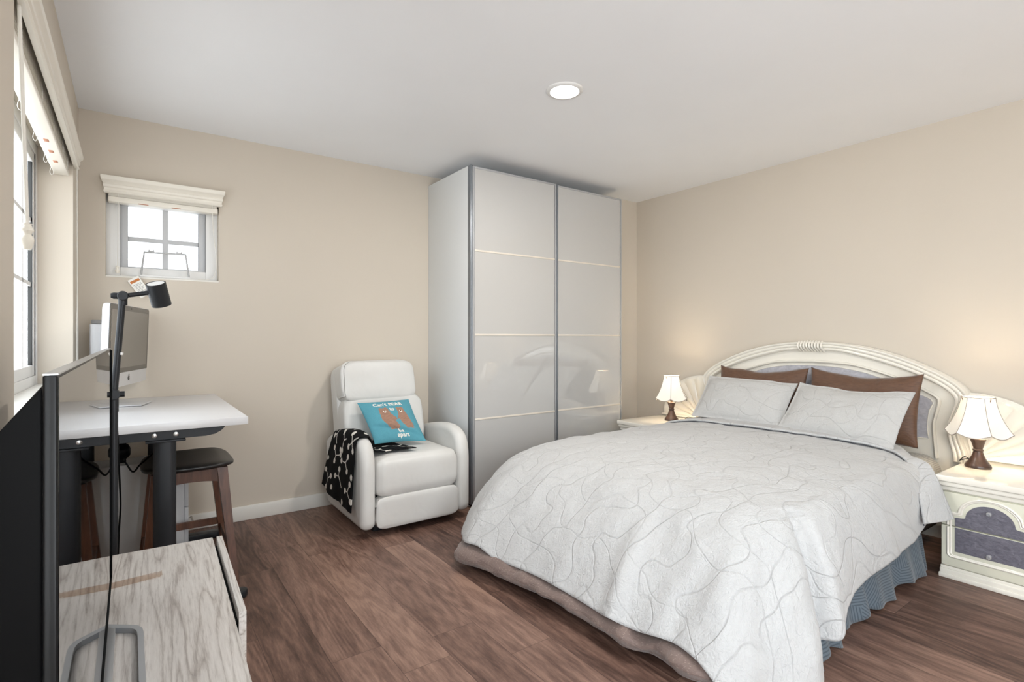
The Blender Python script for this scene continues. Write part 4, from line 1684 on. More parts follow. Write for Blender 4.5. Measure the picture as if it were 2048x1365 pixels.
STROKES, DOTS = [], []
rb = random.Random(4)
cells_ = [(0.06, 0.10), (0.22, 0.16), (0.38, 0.09), (0.13, 0.27), (0.31, 0.28), (0.05, 0.40), (0.20, 0.40), (0.37, 0.42), (0.10, 0.54), (0.27, 0.55), (0.42, 0.53), (0.05, 0.67), (0.19, 0.68), (0.35, 0.69), (0.10, 0.82), (0.28, 0.84)]
for ci, (cx, cy) in enumerate(cells_):
    n = rb.choice([2, 3, 3, 4])
    a0 = rb.uniform(0, 6.28)
    for q in range(n):
        a = a0 + q * 2 * math.pi / n + rb.uniform(-.25, .25)
        L = rb.uniform(0.04, 0.085)
        e = (cx + L * math.cos(a), cy + L * math.sin(a))
        STROKES.append(((cx, cy), e))
        if rb.random() < 0.75:
            DOTS.append((e, 0.0155))
for p in ((0.14, 0.02), (0.30, 0.06), (0.02, 0.20), (0.44, 0.22), (0.24, 0.33)):
    DOTS.append((p, 0.0155))


def blanket_pattern(u, v):
    c = np.tile(np.array(lin((17, 17, 19))), (len(u), 1))
    k = np.zeros(len(u), bool)
    for a, b in STROKES:
        k |= seg_d(u, v, a, b) < 0.0036
    for (p, r_) in DOTS:
        k |= np.hypot(u - p[0], (v - p[1]) * 0.85) < r_
    c[k] = lin((226, 222, 214))
    return c


set_pattern(bl, blanket_pattern)

# ================================================================== TELEVISION + CONSOLE
cs = thing('media_console', 'grey washed wood low console carrying the television along the left wall', 'console', (0.220, 2.030, 0), R(-1.9))
kk = dict(world=False)
CL, CD = 1.62, 0.395
G().box(-CD, 0.0, -CL, 0.0, 0.475, 0.500, 0.0015).build('top', 'grey_wood', cs, **kk)
g = G()
g.box(-CD + 0.002, -0.006, -CL + 0.002, -CL + 0.022, 0.05, 0.475, 0.001)
g.box(-CD + 0.002, -0.006, -0.022, -0.002, 0.05, 0.475, 0.001)
g.box(-CD + 0.002, -0.006, -CL + 0.02, -0.02, 0.05, 0.07)
g.box(-CD + 0.002, -CD + 0.008, -CL + 0.02, -0.02, 0.07, 0.475)
g.box(-CD + 0.002, -0.03, -0.60, -0.582, 0.07, 0.475)
g.build('body', 'grey_wood', cs, **kk)
for x in (-CD + 0.05, -0.05):
    for y in (-CL + 0.06, -0.06):
        G().box(x - 0.02, x + 0.02, y - 0.02, y + 0.02, 0, 0.05).build('foot', 'black_plastic', cs, **kk)
dr = G().box(0.0115, 0.0285, -0.592, -0.001, 0.30, 0.500, 0.0012).build('drawer', 'grey_wood', cs, **kk)
G().box(0.001, 0.0115, -0.585, -0.006, 0.31, 0.472).build('drawer_box', 'black_plastic', dr, **kk)
G().box(-0.005, 0.012, -0.592, -0.001, 0.062, 0.294, 0.0012).build('drawer', 'grey_wood', cs, **kk)
G().box(-0.005, 0.0, -CL + 0.01, -0.60, 0.062, 0.470, 0.0012).build('cabinet_door', 'grey_wood', cs, **kk)

tp = thing('tape_strip', 'clear brown packing tape stuck across the grey console top', 'tape', (0.0, 1.755, 0.5005))
nT = 60
P = np.zeros((nT, 8, 3))
for i in range(nT):
    f = i / (nT - 1)
    x = -0.135 + 0.205 * f
    cr = max(0, (f - 0.78) / 0.22)
    for j in range(8):
        q = j / 7
        P[i, j] = (x, 0.000 + 0.045 * q * (1 - 0.2 * cr) + 0.020 * f + 0.004 * cr * math.sin(f * 90), 0.0006 + 0.004 * cr * abs(math.sin(f * 120 + q * 5)))
G().grid(P).build('tape_film', 'tape', tp, angle=30, **kk)

tv = thing('television', 'large black flat television seen almost edge on, on the grey console', 'television', (-0.05, 1.13, 0.5))
TX, TY0, TY1, TZ0, TZ1 = -0.0445, 0.523, 1.752, 0.536, 1.1400
g = G()
g.box(TX - 0.0095, TX - 0.0006, TY0, TY1, TZ0, TZ1, 0.0015, 2)
g.build('panel_frame', 'gloss_black', tv)
G().box(TX - 0.002, TX, TY0 + 0.0015, TY1 - 0.003, TZ0 + 0.003, TZ1 - 0.002).build('screen', 'tv_screen', tv, smooth=False)
g = G()
g.box(TX - 0.001, TX + 0.0028, TY1 - 0.004, TY1 + 0.0005, TZ0 - 0.001, TZ1 - 0.004)
g.box(TX - 0.001, TX + 0.0022, TY0, TY1, TZ0 - 0.004, TZ0 + 0.004)
g.build('bezel_lip', 'black_plastic', tv)
G().box(TX - 0.0094, TX - 0.0004, TY0 + 0.001, TY1, TZ1, TZ1 + 0.0012).build('top_glint', 'alu', tv)  # bright strip added to stand in for window light glinting off the top edge
prof = [(TX - 0.0088, 1.134), (TX - 0.032, 1.102), (TX - 0.058, 1.066), (TX - 0.062, 1.05), (TX - 0.062, 0.62), (TX - 0.058, 0.59), (TX - 0.03, 0.56), (TX - 0.0088, 0.55)]
G().prism(prof, lambda a, b: (a, TY0 + 0.004, b), lambda a, b: (a, TY1 - 0.02, b), 0.004, 2).build('rear_housing', 'black_plastic', tv, angle=30)
# silver loop foot
loop = [(-0.048, 1.528), (0.0, 1.492), (0.012, 1.480), (0.0195, 1.462), (0.0215, 1.44), (0.022, 1.20), (0.022, 0.86), (0.018, 0.80), (-0.048, 0.765), (-0.115, 0.80), (-0.120, 0.86), (-0.120, 1.42), (-0.115, 1.46), (-0.10, 1.49)]
inner = [(-0.046, 1.508), (-0.002, 1.476), (0.006, 1.464), (0.0095, 1.45), (0.0105, 1.43), (0.011, 1.20), (0.011, 0.87), (0.007, 0.818), (-0.048, 0.785), (-0.106, 0.818), (-0.109, 0.87), (-0.109, 1.41), (-0.105, 1.445), (-0.094, 1.472)]
g = G()
n = len(loop)
for z, fl in ((0.5005, 1), (0.5125, 0)):
    pass
V, F = [], []
for (a, b) in loop:
    V += [(a, b, 0.5005), (a, b, 0.5125)]
for (a, b) in inner:
    V += [(a, b, 0.5005), (a, b, 0.5125)]
for i in range(n):
    j = (i + 1) % n
    F += [(2 * i, 2 * j, 2 * j + 1, 2 * i + 1), (2 * n + 2 * i, 2 * n + 2 * i + 1, 2 * n + 2 * j + 1, 2 * n + 2 * j)]
    F += [(2 * i + 1, 2 * j + 1, 2 * n + 2 * j + 1, 2 * n + 2 * i + 1), (2 * i, 2 * n + 2 * i, 2 * n + 2 * j, 2 * j)]
g.mesh(V, F)
g.box(-0.046, -0.030, 0.78, 1.512, 0.5006, 0.5124, 0.002)
g.build('stand_foot', 'foot_metal', tv, angle=30)
G().box(-0.075, -0.052, 1.05, 1.22, 0.505, 0.62, 0.003).build('stand_neck', 'foot_metal', tv)

# ================================================================== DESK
DX0, DX1, DY0, DY1, DZ = -0.236, 0.419, 2.590, 3.762, 0.820
dk = thing('standing_desk', 'white topped standing desk with black legs under the left window', 'desk', (0.10, 3.17, 0))
G().box(DX0, DX1, DY0, DY1, DZ - 0.033, DZ, 0.0015).build('desktop', 'desk_white', dk)
for y in (2.655, 3.555):
    zt = DZ - 0.0335
    poly = [(-0.215, zt), (0.335, zt), (0.332, zt - 0.010), (0.318, zt - 0.024), (0.295, zt - 0.036), (0.26, zt - 0.041), (-0.215, zt - 0.041)]
    b = G().prism(poly, lambda a, c: (a, y - 0.022, c), lambda a, c: (a, y + 0.022, c), 0.001, 1).build('end_beam', 'black_metal', dk, angle=30)
    for x in (-0.170, 0.075, 0.150):
        G().lathe([(0, -0.0045), (0.004, -0.0045), (0.0095, -0.003), (0.010, 0.0), (0.0, 0.0)], (x, y - 0.022, zt - 0.022), 16, 'Y').build('screw', 'steel', b)
    G().box(0.045, 0.185, y - 0.045, y + 0.045, zt - 0.050, zt - 0.041, 0.002).build('mounting_plate', 'black_metal', dk)
    g = G()
    g.prism([(0.112 + 0.041 * math.copysign(abs(math.cos(2 * math.pi * k / 28)) ** 0.6, math.cos(2 * math.pi * k / 28)), y + 0.030 * math.copysign(abs(math.sin(2 * math.pi * k / 28)) ** 0.6, math.sin(2 * math.pi * k / 28))) for k in range(28)], lambda a, c: (a, c, 0.035), lambda a, c: (a, c, zt - 0.05))
    g.build('leg', 'black_metal', dk, angle=60)
    ft = [(-0.19, y - 0.032)] + [(0.395 + 0.032 * math.sin(math.pi * k / 12), y - 0.032 * math.cos(math.pi * k / 12)) for k in range(13)] + [(-0.19, y + 0.032)]
    G().prism(ft, lambda a, c: (a, c, 0.004), lambda a, c: (a, c, 0.036), 0.006, 2).build('foot', 'black_metal', dk, angle=30)
for x in (-0.10, 0.20):
    G().box(x - 0.02, x + 0.02, 2.66, 3.55, DZ - 0.072, DZ - 0.036, 0.002).build('side_rail', 'black_metal', dk)
G().box(0.30, 0.39, 3.02, 3.14, DZ - 0.052, DZ - 0.034, 0.003).build('control_box', 'black_plastic', dk)

cbl = G().tube(catmull([(-0.13, 3.0, 0.74), (-0.09, 2.97, 0.66), (-0.052, 2.95, 0.627), (-0.025, 2.95, 0.610), (0.004, 2.95, 0.562), (0.030, 2.95, 0.590), (0.060, 2.95, 0.618), (0.095, 2.95, 0.66), (0.115, 2.98, 0.745)], 60), 0.0038, 8).build('power_cable', 'black_plastic')
tag(cbl, 'thin black power cable sagging below the standing desk', 'cable')
cbl = G().tube(catmull([(0.13, 3.18, 0.745), (0.15, 3.2, 0.70), (0.14, 3.22, 0.66), (0.17, 3.3, 0.62), (0.14, 3.42, 0.60), (0.08, 3.5, 0.66)], 50), 0.0038, 8)
cbl = cbl.build('power_cable', 'black_plastic')
tag(cbl, 'black cable looping behind the desk leg above the stool seat', 'cable')
bd = G().puff((-0.085, 2.93, 0.655), (0.075, 0.05, 0.045), 0.7, 0.7, nu=30, nv=18, wob=0.18, seed=17).build('cable_bundle', 'black_plastic', angle=180)
bd.location = (0, 0, 0.0)
tag(bd, 'dark bundled cables tied under the standing desk top', 'cable bundle')
bd2 = G().tube([(-0.085, 2.93, 0.69), (-0.085, 2.94, 0.788)], 0.004, 6).build('tie', 'black_plastic', bd)

# ================================================================== COMPUTER
A, B2 = Vector((-0.090, 3.090, 0)), Vector((0.073, 3.720, 0))
ax = (B2 - A).normalized()
nx_ = Vector((ax.y, -ax.x, 0))            # faces the room
mid = (A + B2) / 2
mac = thing('desktop_computer', 'silver all in one desktop computer with dark screen on the white desk', 'computer', (mid.x - 0.10 * nx_.x, mid.y - 0.10 * nx_.y, DZ))
th = R(2.0)


def mc(u, w, d=0.0):
    """u along the screen, w height above desk, d out of the screen"""
    p = mid + ax * u
    return (p.x + nx_.x * (d + (w - 0.3) * math.sin(th)), p.y + nx_.y * (d + (w - 0.3) * math.sin(th)), DZ + w)


def rrect(w, h, r, n=6):
    p = []
    for cx, cy, a0 in ((w / 2 - r, h / 2 - r, 0), (-w / 2 + r, h / 2 - r, 90), (-w / 2 + r, -h / 2 + r, 180), (w / 2 - r, -h / 2 + r, 270)):
        for k in range(n + 1):
            a = R(a0 + 90 * k / n)
            p.append((cx + r * math.cos(a), cy + r * math.sin(a)))
    return p


HW, W0, W1_ = 0.325, 0.105, 0.513
g = G()
nB = 24
rr_ = rrect(2 * HW, W1_ - W0, 0.018)
rows = []
for i in range(nB):
    f = i / (nB - 1)
    sc = (1 - f ** 3.2 * 0.72)
    dep = -0.004 - 0.046 * f ** 0.55 if f > 0 else 0.0
    if i == 0:
        dep = 0.0
    rows.append([mc(u * sc, (W0 + W1_) / 2 + w * sc, dep if i else 0.0) for u, w in rr_])
g.grid(rows, cv=True)
g.mesh([rows[0][k] for k in range(len(rr_))], [tuple(range(len(rr_)))])
g.mesh([rows[-1][k] for k in range(len(rr_))], [tuple(range(len(rr_)))])
g.build('body', 'alu_white', mac, angle=35)
CH = W0 + 0.070
g = G()
pl = [(-HW + 0.002, CH), (HW - 0.002, CH)] + [(u * 0.994, (W0 + W1_) / 2 + w * 0.992) for u, w in rr_[:14]]
g.prism(pl, lambda a, c: mc(a, c, -0.001), lambda a, c: mc(a, c, 0.0022))
g.build('bezel', 'mac_bezel', mac, angle=30)
g = G()
g.prism([(-HW + 0.026, CH + 0.024), (HW - 0.026, CH + 0.024), (HW - 0.026, W1_ - 0.028), (-HW + 0.026, W1_ - 0.028)], lambda a, c: mc(a, c, 0.001), lambda a, c: mc(a, c, 0.0028))
g.build('screen', 'mac_screen', mac, angle=30)
# emblem on the chin: a small fruit outline with a bite and a leaf
pe = []
for k in range(40):
    a = 2 * math.pi * k / 40
    r_ = 0.0125 * (1 + 0.06 * math.cos(2 * a) - 0.16 * math.exp(-((a - math.pi / 2) / 0.35) ** 2) - 0.10 * math.exp(-((a - 1.5 * math.pi) / 0.3) ** 2))
    x_, y_ = r_ * math.cos(a), r_ * math.sin(a) * 1.05
    db = math.hypot(x_ - 0.0145, y_ - 0.002)
    if db < 0.0062:
        x_ = 0.0145 - math.sqrt(max(0, 0.0062 ** 2 - (y_ - 0.002) ** 2))
    pe.append((x_, y_))
wch = W0 + 0.036
g = G()
g.prism([(-x, wch + y) for x, y in pe], lambda a, c: mc(-a, c, 0.0005), lambda a, c: mc(-a, c, 0.0022))
lf = [(0.001 + 0.0052 * math.cos(R(55)) * t - 0.0024 * math.sin(math.pi * (t + 1) / 2) * s, 0.0165 + 0.0052 * math.sin(R(55)) * t + 0.0018 * math.sin(math.pi * (t + 1) / 2) * s) for s, ts in ((1, np.linspace(-1, 1, 7)), (-1, np.linspace(1, -1, 7)[1:-1])) for t in ts]
g.prism([(x, wch + y) for x, y in lf], lambda a, c: mc(a, c, 0.0005), lambda a, c: mc(a, c, 0.0022))
g.build('emblem', 'emblem', mac, angle=30)
g = G()
g.lathe([(0, 0.0), (0.003, 0.0), (0.003, 0.0006), (0, 0.0006)], mc(0.0, W1_ - 0.014, 0.0026), 10, 'X')
g.build('camera_lens', 'gloss_black', mac)
# foot and neck
g = G()
pts = []
for (u, d, w) in ((0, 0.075, 0.003), (0, -0.06, 0.003), (0, -0.115, 0.006), (0, -0.128, 0.02), (0, -0.112, 0.08), (0, -0.085, 0.16), (0, -0.05, 0.23)):
    pts.append((d, w))
pts = resample(pts, 40)
rows = []
for off in (0.0, 0.005):
    for hw_ in ((-0.095, 0.095) if off == 0 else (0.095, -0.095)):
        rows.append([tuple(Vector((mid.x, mid.y, DZ)) + ax * hw_ * (1 if i < 20 else 0.92) + nx_ * (p[0] + (off if i > 17 else 0)) + Vector((0, 0, p[1] + (off if i <= 17 else 0)))) for i, p in enumerate(pts)])
g.grid(rows, cu=True)
g.mesh([rows[k][0] for k in range(4)], [(0, 1, 2, 3)])
g.build('stand', 'alu_white', mac, angle=40)

rt = thing('router', 'slim upright white router standing behind the computer on the desk', 'router', (-0.155, 3.66, DZ))
G().box(-0.185, -0.128, 3.63, 3.70, DZ + 0.004, DZ + 0.425, 0.006, 3).build('case', 'alu_white', rt)
G().box(-0.178, -0.134, 3.637, 3.693, DZ + 0.425, DZ + 0.447, 0.004).build('cap', 'print_grey', rt)
G().box(-0.192, -0.120, 3.62, 3.71, DZ, DZ + 0.005, 0.001).build('foot', 'alu_white', rt)

# ================================================================== STOOL
st = thing('bar_stool', 'dark walnut stool with black leather seat tucked beside the desk leg', 'stool', (0.225, 3.03, 0))
n1, n2 = 54, 26
rows = []
P = np.zeros((n1, n2, 3))
for j in range(n2):
    v = -math.pi / 2 + math.pi * j / (n2 - 1)
    for i in range(n1):
        u = 2 * math.pi * i / n1
        cx_, sx_ = math.cos(u), math.sin(u)
        rx = 0.190 * math.copysign(abs(cx_) ** 0.55, cx_)
        ry = 0.235 * math.copysign(abs(sx_) ** 0.55, sx_)
        cv_ = math.cos(v) ** 0.35 if math.cos(v) > 0 else 0
        x, y = rx * cv_, ry * cv_
        z = 0.019 * math.copysign(abs(math.sin(v)) ** 0.8, math.sin(v)) - 0.012 + 0.020 * (abs(y) / 0.235) ** 2.2 * 0.6 + 0.008 * (x / 0.19) ** 2 - 0.012 * max(0, abs(x) / 0.19 - 0.75) * 4 * 0.5
        P[i, j] = (0.222 + x, 3.035 + y, 0.572 + z)
G().grid(P, cu=True).build('seat', 'leather_black', st, angle=180)
TOPS = {(1, -1): (0.352, 2.885), (1, 1): (0.352, 3.185), (-1, -1): (0.092, 2.885), (-1, 1): (0.092, 3.185)}
BOTS = {(1, -1): (0.402, 2.815), (1, 1): (0.408, 3.235), (-1, -1): (0.038, 2.815), (-1, 1): (0.036, 3.235)}


def leg_at(k, z):
    f = 1 - z / 0.55
    return tuple(TOPS[k][q] * (1 - f) + BOTS[k][q] * f for q in (0, 1))


def bar(g, p, q, w, h):
    """rectangular wooden bar between two points"""
    p, q = Vector(p), Vector(q)
    t = (q - p).normalized()
    up = Vector((0, 0, 1)) if abs(t.z) < 0.8 else Vector((0, 1, 0))
    s = t.cross(up).normalized()
    u = s.cross(t)
    V = [p + s * a * w / 2 + u * b * h / 2 for a, b in ((-1, -1), (1, -1), (1, 1), (-1, 1))] + [q + s * a * w / 2 + u * b * h / 2 for a, b in ((-1, -1), (1, -1), (1, 1), (-1, 1))]
    g.mesh(V, [(0, 3, 2, 1), (4, 5, 6, 7), (0, 1, 5, 4), (1, 2, 6, 5), (2, 3, 7, 6), (3, 0, 4, 7)])


for k in TOPS:
    g = G()
    V = []
    for z, hw_ in ((0.0, 0.014), (0.28, 0.018), (0.552, 0.022)):
        x, y = leg_at(k, z)
        V.append([(x + a * hw_, y + b * hw_ * 1.1, z) for a, b in ((-1, -1), (1, -1), (1, 1), (-1, 1))])
    g.grid(V, cv=True)
    g.mesh(V[0], [(0, 1, 2, 3)])
    g.mesh(V[2], [(0, 1, 2, 3)])
    g.build('leg', 'walnut', st, angle=30)
for a, b in (((-1, -1), (1, -1)), ((-1, 1), (1, 1)), ((1, -1), (1, 1)), ((-1, -1), (-1, 1))):
    g = G()
    x0, y0 = leg_at(a, 0.52)
    x1, y1 = leg_at(b, 0.52)
    rows = []
    for i in range(13):
        f = i / 12
        dz = 0.014 * (1 - (2 * f - 1) ** 2)
        x, y = x0 + (x1 - x0) * f, y0 + (y1 - y0) * f
        ox, oy = (0, 0.011) if abs(x1 - x0) > 0.05 else (0.011, 0)
        rows.append([(x - ox, y - oy, 0.482 + dz), (x + ox, y + oy, 0.482 + dz), (x + ox, y + oy, 0.553), (x - ox, y - oy, 0.553)])
    g.grid(rows, cv=True)
    g.mesh(rows[0], [(0, 1, 2, 3)])
    g.mesh(rows[-1], [(0, 1, 2, 3)])
    g.build('apron', 'walnut', st, angle=30)
for a, b, z in (((-1, -1), (1, -1), 0.14), ((-1, 1), (1, 1), 0.195), ((1, -1), (1, 1), 0.165), ((-1, -1), (-1, 1), 0.165)):
    g = G()
    bar(g, (*leg_at(a, z), z), (*leg_at(b, z), z), 0.018, 0.034)
    g.build('stretcher', 'walnut', st, angle=30)

# ================================================================== FILE CABINET UNDER THE DESK
fc = thing('drawer_cabinet', 'low white drawer cabinet standing under the far end of the desk', 'cabinet', (0.02, 3.385, 0))
G().box(-0.20, 0.225, 3.285, 3.485, 0.03, 0.53, 0.002).build('body', 'cab_white', fc)
for z0, z1 in ((0.04, 0.27), (0.276, 0.524)):
    d = G().box(0.2255, 0.245, 3.287, 3.483, z0, z1, 0.002).build('drawer', 'cab_white', fc)
    g = G()
    zc = z1 - 0.10
    g.tube([(0.245, 3.32, zc), (0.270, 3.32, zc)], 0.004, 8)
    g.tube([(0.245, 3.44, zc), (0.270, 3.44, zc)], 0.004, 8)
    g.tube([(0.270, 3.305, zc), (0.270, 3.455, zc)], 0.005, 10)
    g.build('handle', 'steel', d)
for x in (-0.17, 0.19):
    for y in (3.31, 3.46):
        G().lathe([(0, 0), (0.012, 0), (0.012, 0.03), (0, 0.03)], (x, y, 0), 12).build('foot', 'black_plastic', fc)

# ================================================================== READING LAMP
LX, LY = -0.050, 2.30
fl = thing('floor_lamp', 'black jointed floor reading lamp between the console and the desk', 'lamp', (LX, LY, 0))
G().lathe([(0, 0), (0.115, 0), (0.120, 0.004), (0.120, 0.016), (0.114, 0.021), (0, 0.023)], (LX, LY, 0), 48).build('base', 'black_metal', fl)
G().tube([(LX, LY, 0.02), (LX, LY, 0.955)], 0.0115, 20).build('pole', 'black_metal', fl)
J2 = Vector((LX, LY, 0.972))
J1 = Vector((-0.0255, LY, 1.315))
g = G()
g.lathe([(0, -0.024), (0.016, -0.024), (0.018, -0.021), (0.018, 0.021), (0.016, 0.024), (0, 0.024)], J2, 24, 'Y')
g.lathe([(0, -0.022), (0.010, -0.022), (0.010, 0.020), (0, 0.020)], J2 + Vector((0.010, 0, 0)), 20, 'X')
g.lathe([(0.0135, -0.06), (0.0135, -0.01)], J2, 20)
g.build('lower_joint', 'black_metal', fl)
up = G().tube([J2, J1], 0.0105, 20).build('upper_arm', 'black_metal', fl)
G().tube([J2 + (J1 - J2) * 0.40 + Vector((0.010, -0.004, 0)), J2 + (J1 - J2) * 0.425 + Vector((0.012, -0.004, 0))], 0.005, 10).build('switch', 'vinyl', up)
H0, H1 = Vector((0.0690, LY - 0.014, 1.3640)), Vector((0.0885, LY + 0.014, 1.288))
g = G()
g.lathe([(0, -0.021), (0.014, -0.021), (0.0165, -0.018), (0.0165, 0.018), (0.014, 0.021), (0, 0.021)], J1, 24, 'Y')
g.lathe([(0.0, -0.030), (0.008, -0.030), (0.011, -0.022), (0.012, 0.014), (0, 0.014)], J1 + Vector((-0.004, 0, 0)), 18, 'X')
g.lathe([(0.0135, -0.032), (0.0135, -0.004)], J1, 18)
g.build('upper_joint', 'black_metal', fl)
G().tube([J1, (H0 * 0.62 + H1 * 0.38)], 0.008, 16).build('head_arm', 'black_metal', fl)
axis = (H1 - H0).normalized()
q = Vector((0, 0, -1)).rotation_difference(axis).to_matrix()
Lh = (H1 - H0).length
hd_ = G().lathe([(0.0, -0.004), (0.0275, -0.004), (0.0275, 0.0), (0.0315, 0.0), (0.0315, -Lh), (0.0290, -Lh), (0.0285, -0.02), (0, -0.018)], H0, 36, 'Z', q).build('lamp_head', 'black_metal', fl, angle=40)
G().lathe([(0.0, -0.0032), (0.0273, -0.0032), (0.0273, -0.001), (0, -0.001)], H0, 36, 'Z', q).build('head_cap', 'vinyl', hd_)
G().tube(catmull([(LX, LY + 0.012, 0.93), (LX + 0.010, LY + 0.015, 0.82), (LX + 0.014, LY + 0.015, 0.70), (LX + 0.018, LY + 0.018, 0.58), (LX + 0.013, LY + 0.018, 0.48), (LX + 0.008, LY + 0.03, 0.30), (LX + 0.005, LY + 0.06, 0.10), (LX + 0.03, LY + 0.135, 0.008), (LX + 0.02, LY + 0.20, 0.008)], 70), 0.003, 8).build('cord', 'black_plastic', fl)

# ================================================================== BLINDS


def val_profile(depth, h):
    """crown shaped valance section: (offset from wall, height)"""
    return [(0.0, 0.0), (depth * 0.42, 0.0), (depth * 0.55, h * 0.07), (depth * 0.55, h * 0.14), (depth * 0.45, h * 0.17), (depth * 0.48, h * 0.30), (depth * 0.62, h * 0.37), (depth * 0.66, h * 0.50), (depth * 0.60, h * 0.55), (depth * 0.72, h * 0.66), (depth * 0.94, h * 0.76), (depth, h * 0.86), (depth, h), (0.0, h)]


bl1 = thing('window_blind', 'raised cream blind with valance across the large left window', 'blind', (XW, 2.62, 2.05))


def valance(fn, a0, a1, depth, h):
    """profiled valance whose moulding returns round both ends; fn(along, out, up)"""
    pv = val_profile(depth, h)[1:-1]
    rows = []
    for o_, z_ in pv:
        e = (o_ - depth * 0.5) * 0.5
        rows.append([fn(a0 - e, 0.001, z_), fn(a0 - e, o_, z_), fn(a1 + e, o_, z_), fn(a1 + e, 0.001, z_)])
    g = G().grid(rows, cv=True)
    g.mesh(rows[0], [(0, 1, 2, 3)])
    g.mesh(rows[-1], [(0, 1, 2, 3)])
    return g


valance(lambda a, o, z: (XW + o, a, 2.030 + z), 1.74, 3.515, 0.036, 0.075).build('valance', 'cream_blind', bl1, angle=25)
G().box(XW - 0.075, XW - 0.015, WY0 + 0.006, WY1 - 0.006, 2.052, 2.098, 0.002).build('head_rail', 'cream_blind', bl1)
rs = random.Random(3)
for i in range(12):
    z = 1.995 + i * 0.0048
    a = rs.uniform(-0.05, 0.05)
    G().box(XW - 0.070 + rs.uniform(-.003, .003), XW - 0.018 + rs.uniform(-.003, .003), WY0 + 0.012, WY1 - 0.012, z, z + 0.0028).build('slat', 'cream_blind', bl1, smooth=False)
br = G().box(XW - 0.072, XW - 0.014, WY0 + 0.010, WY1 - 0.010, 1.974, 1.992, 0.004, 3).build('bottom_rail', 'cream_blind', bl1)
for y in (2.86, 3.02, 3.18):
    G().box(XW - 0.052, XW - 0.036, y - 0.018, y + 0.018, 1.9728, 1.976, 0.0005, 1).build('plug', 'copper_tag', br)
g = G()
for y in (2.05, 2.45, 2.80, 3.12, 3.34):
    for s in (-0.071, -0.014):
        pts = [(XW + s, y, 2.055), (XW + s + rs.uniform(-.004, .004), y + rs.uniform(-.012, .012), 2.02), (XW + s, y, 1.985)]
        g.tube(catmull(pts, 14), 0.0012, 5)
    pts = [(XW - 0.074, y + 0.004, 1.985), (XW - 0.080, y + 0.016, 1.965), (XW - 0.074, y + 0.03, 1.955), (XW - 0.068, y + 0.03, 1.968), (XW - 0.066, y + 0.012, 1.978)]
    g.tube(catmull(pts, 20), 0.0012, 5)
g.build('ladder_cord', 'cord', bl1)
TSY = 1.935
wnd = G().tube([(-0.238, 1.855, 2.075), (-0.233, 1.905, 1.70), (-0.230, TSY, 1.47)], 0.0045, 10).build('pull_cord', 'cord', bl1)
G().lathe([(0.0, 0.0), (0.0085, 0.0), (0.010, 0.006), (0.0135, 0.018), (0.0150, 0.026), (0.0125, 0.034), (0.0085, 0.040), (0.0100, 0.046), (0.0140, 0.050), (0.0145, 0.054), (0.0105, 0.060), (0.0085, 0.066), (0.0105, 0.070), (0.0, 0.071)][::1], (-0.230, TSY, 1.408), 24).build('tassel', 'cream_blind', wnd)
g = G()
g.tube(catmull([(-0.226, 3.476, 2.03), (-0.226, 3.480, 1.75), (-0.226, 3.487, 1.40), (-0.227, 3.475, 1.22), (-0.227, 3.470, 1.05)], 40), 0.0022, 6)
g.tube(catmull([(-0.226, 3.482, 2.03), (-0.226, 3.492, 1.70), (-0.226, 3.497, 1.40), (-0.226, 3.520, 1.22), (-0.226, 3.525, 1.05)], 40), 0.0022, 6)
g.tube(catmull([(-0.226, 3.47, 1.05), (-0.226, 3.49, 1.03), (-0.226, 3.505, 1.05), (-0.226, 3.50, 1.20)], 20), 0.0022, 6)
g.build('lift_cord', 'cord', bl1)

bl2 = thing('window_blind', 'raised cream blind with valance over the small back window', 'blind', (0.16, YB, 2.03))
valance(lambda a, o, z: (a, YB - o, 1.985 + z), -0.128, 0.457, 0.055, 0.092).build('valance', 'cream_blind', bl2, angle=25)
G().box(-0.108, 0.432, YB + 0.006, YB + 0.05, 1.965, 2.008, 0.002).build('head_rail', 'cream_blind', bl2)
for i in range(5):
    z = 1.970 + i * 0.0030
    G().box(-0.106, 0.430, YB - 0.020, YB + 0.005, z, z + 0.0020).build('slat', 'cream_blind', bl2, smooth=False)
br = G().box(-0.108, 0.434, YB - 0.026, YB + 0.028, 1.938, 1.968, 0.004, 3).build('bottom_rail', 'cream_blind', bl2)
for x in (0.055, 0.216):
    G().box(x - 0.024, x + 0.024, YB - 0.0268, YB - 0.012, 1.9388, 1.943, 0.0004, 1).build('plug', 'copper_tag', br)
G().tube(catmull([(0.404, YB - 0.022, 1.99), (0.408, YB - 0.020, 1.86), (0.415, YB - 0.020, 1.776), (0.428, YB - 0.018, 1.640), (0.418, YB - 0.006, 1.560), (0.385, YB + 0.004, 1.530), (0.33, YB + 0.01, 1.528)], 50), 0.002, 6).build('lift_cord', 'cord', bl2)
pc = G().tube([(-0.063, YB - 0.022, 1.99), (-0.064, YB - 0.021, 1.72), (-0.066, YB - 0.020, 1.575)], 0.0018, 6).build('pull_cord', 'cord', bl2)
G().lathe([(0, 0.0), (0.007, 0.0), (0.010, 0.010), (0.011, 0.016), (0.007, 0.025), (0.008, 0.030), (0.010, 0.034), (0.006, 0.042), (0, 0.044)], (-0.066, YB - 0.020, 1.535), 18).build('tassel', 'cream_blind', pc)
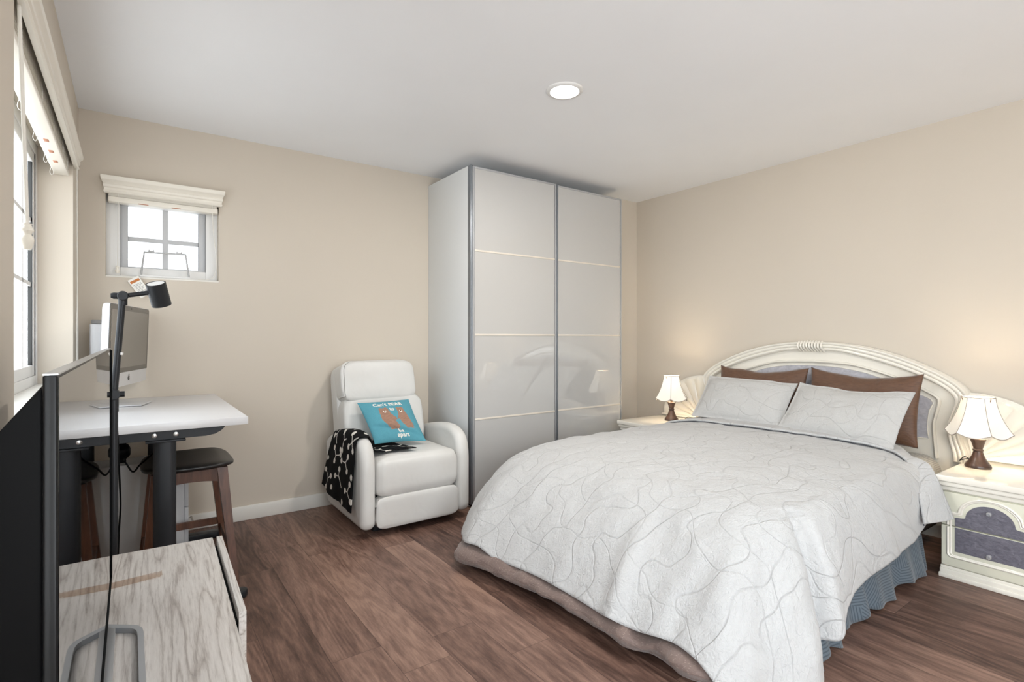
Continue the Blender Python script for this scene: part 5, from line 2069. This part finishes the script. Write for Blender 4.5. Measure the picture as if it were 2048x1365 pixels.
# paper warning tag hung on the cord
tc = [Vector((-0.020, YB - 0.033, 1.494)), Vector((0.029, YB - 0.033, 1.526)), Vector((0.088, YB - 0.030, 1.430)), Vector((0.043, YB - 0.030, 1.397))]
tu, tv_ = tc[1] - tc[0], tc[3] - tc[0]


def tagp(a, b, off=0.0):
    p = tc[0] + tu * a + tv_ * b
    return (p.x, p.y - off, p.z)


wt = G().prism([(0, 0), (1, 0), (1, 1), (0, 1)], lambda a, b: tagp(a, b), lambda a, b: tagp(a, b, 0.0012)).build('warning_tag', 'paper', bl2, angle=30)
G().prism([(0.08, 0.10), (0.92, 0.10), (0.92, 0.22), (0.08, 0.22)], lambda a, b: tagp(a, b, 0.0011), lambda a, b: tagp(a, b, 0.0018)).build('header_band', 'orange_print', wt, angle=30)
g = G()
for i in range(9):
    b = 0.32 + i * 0.065
    g.prism([(0.14, b), (0.86 - 0.2 * (i % 3 == 2), b), (0.86 - 0.2 * (i % 3 == 2), b + 0.018), (0.14, b + 0.018)], lambda a, c: tagp(a, c, 0.0011), lambda a, c: tagp(a, c, 0.0016))
g.build('printed_line', 'print_grey', wt, angle=30)
G().tube([(-0.066, YB - 0.021, 1.545), (-0.03, YB - 0.026, 1.520), (0.004, YB - 0.033, 1.512)], 0.0012, 5).build('tag_string', 'cord', wt)

# white frame holder on the sill of the small window
wf = thing('wire_holder', 'white open wire holder with two small clips standing in the small window', 'holder', (0.163, YB + 0.02, SZ0 + 0.01))
g = G()
yb_, yt_ = YB + 0.008, YB + 0.030
g.tube([(0.043, yb_, 1.531), (0.060, yt_, 1.673), (0.267, yt_, 1.677), (0.284, yb_, 1.532)], 0.0058, 8)
g.build('frame', 'wire_grey', wf)
G().box(0.036, 0.290, YB + 0.002, YB + 0.018, SZ0 + 0.0105, SZ0 + 0.022, 0.002).build('ledge', 'vinyl', wf)
for x in (0.094, 0.234):
    g = G()
    g.box(x - 0.015, x + 0.015, yt_ - 0.006, yt_ + 0.006, 1.678, 1.683, 0.001)
    g.box(x - 0.014, x - 0.008, yt_ - 0.005, yt_ + 0.005, 1.683, 1.690, 0.001)
    g.box(x + 0.008, x + 0.014, yt_ - 0.005, yt_ + 0.005, 1.683, 1.690, 0.001)
    g.build('clip', 'wire_grey', wf)
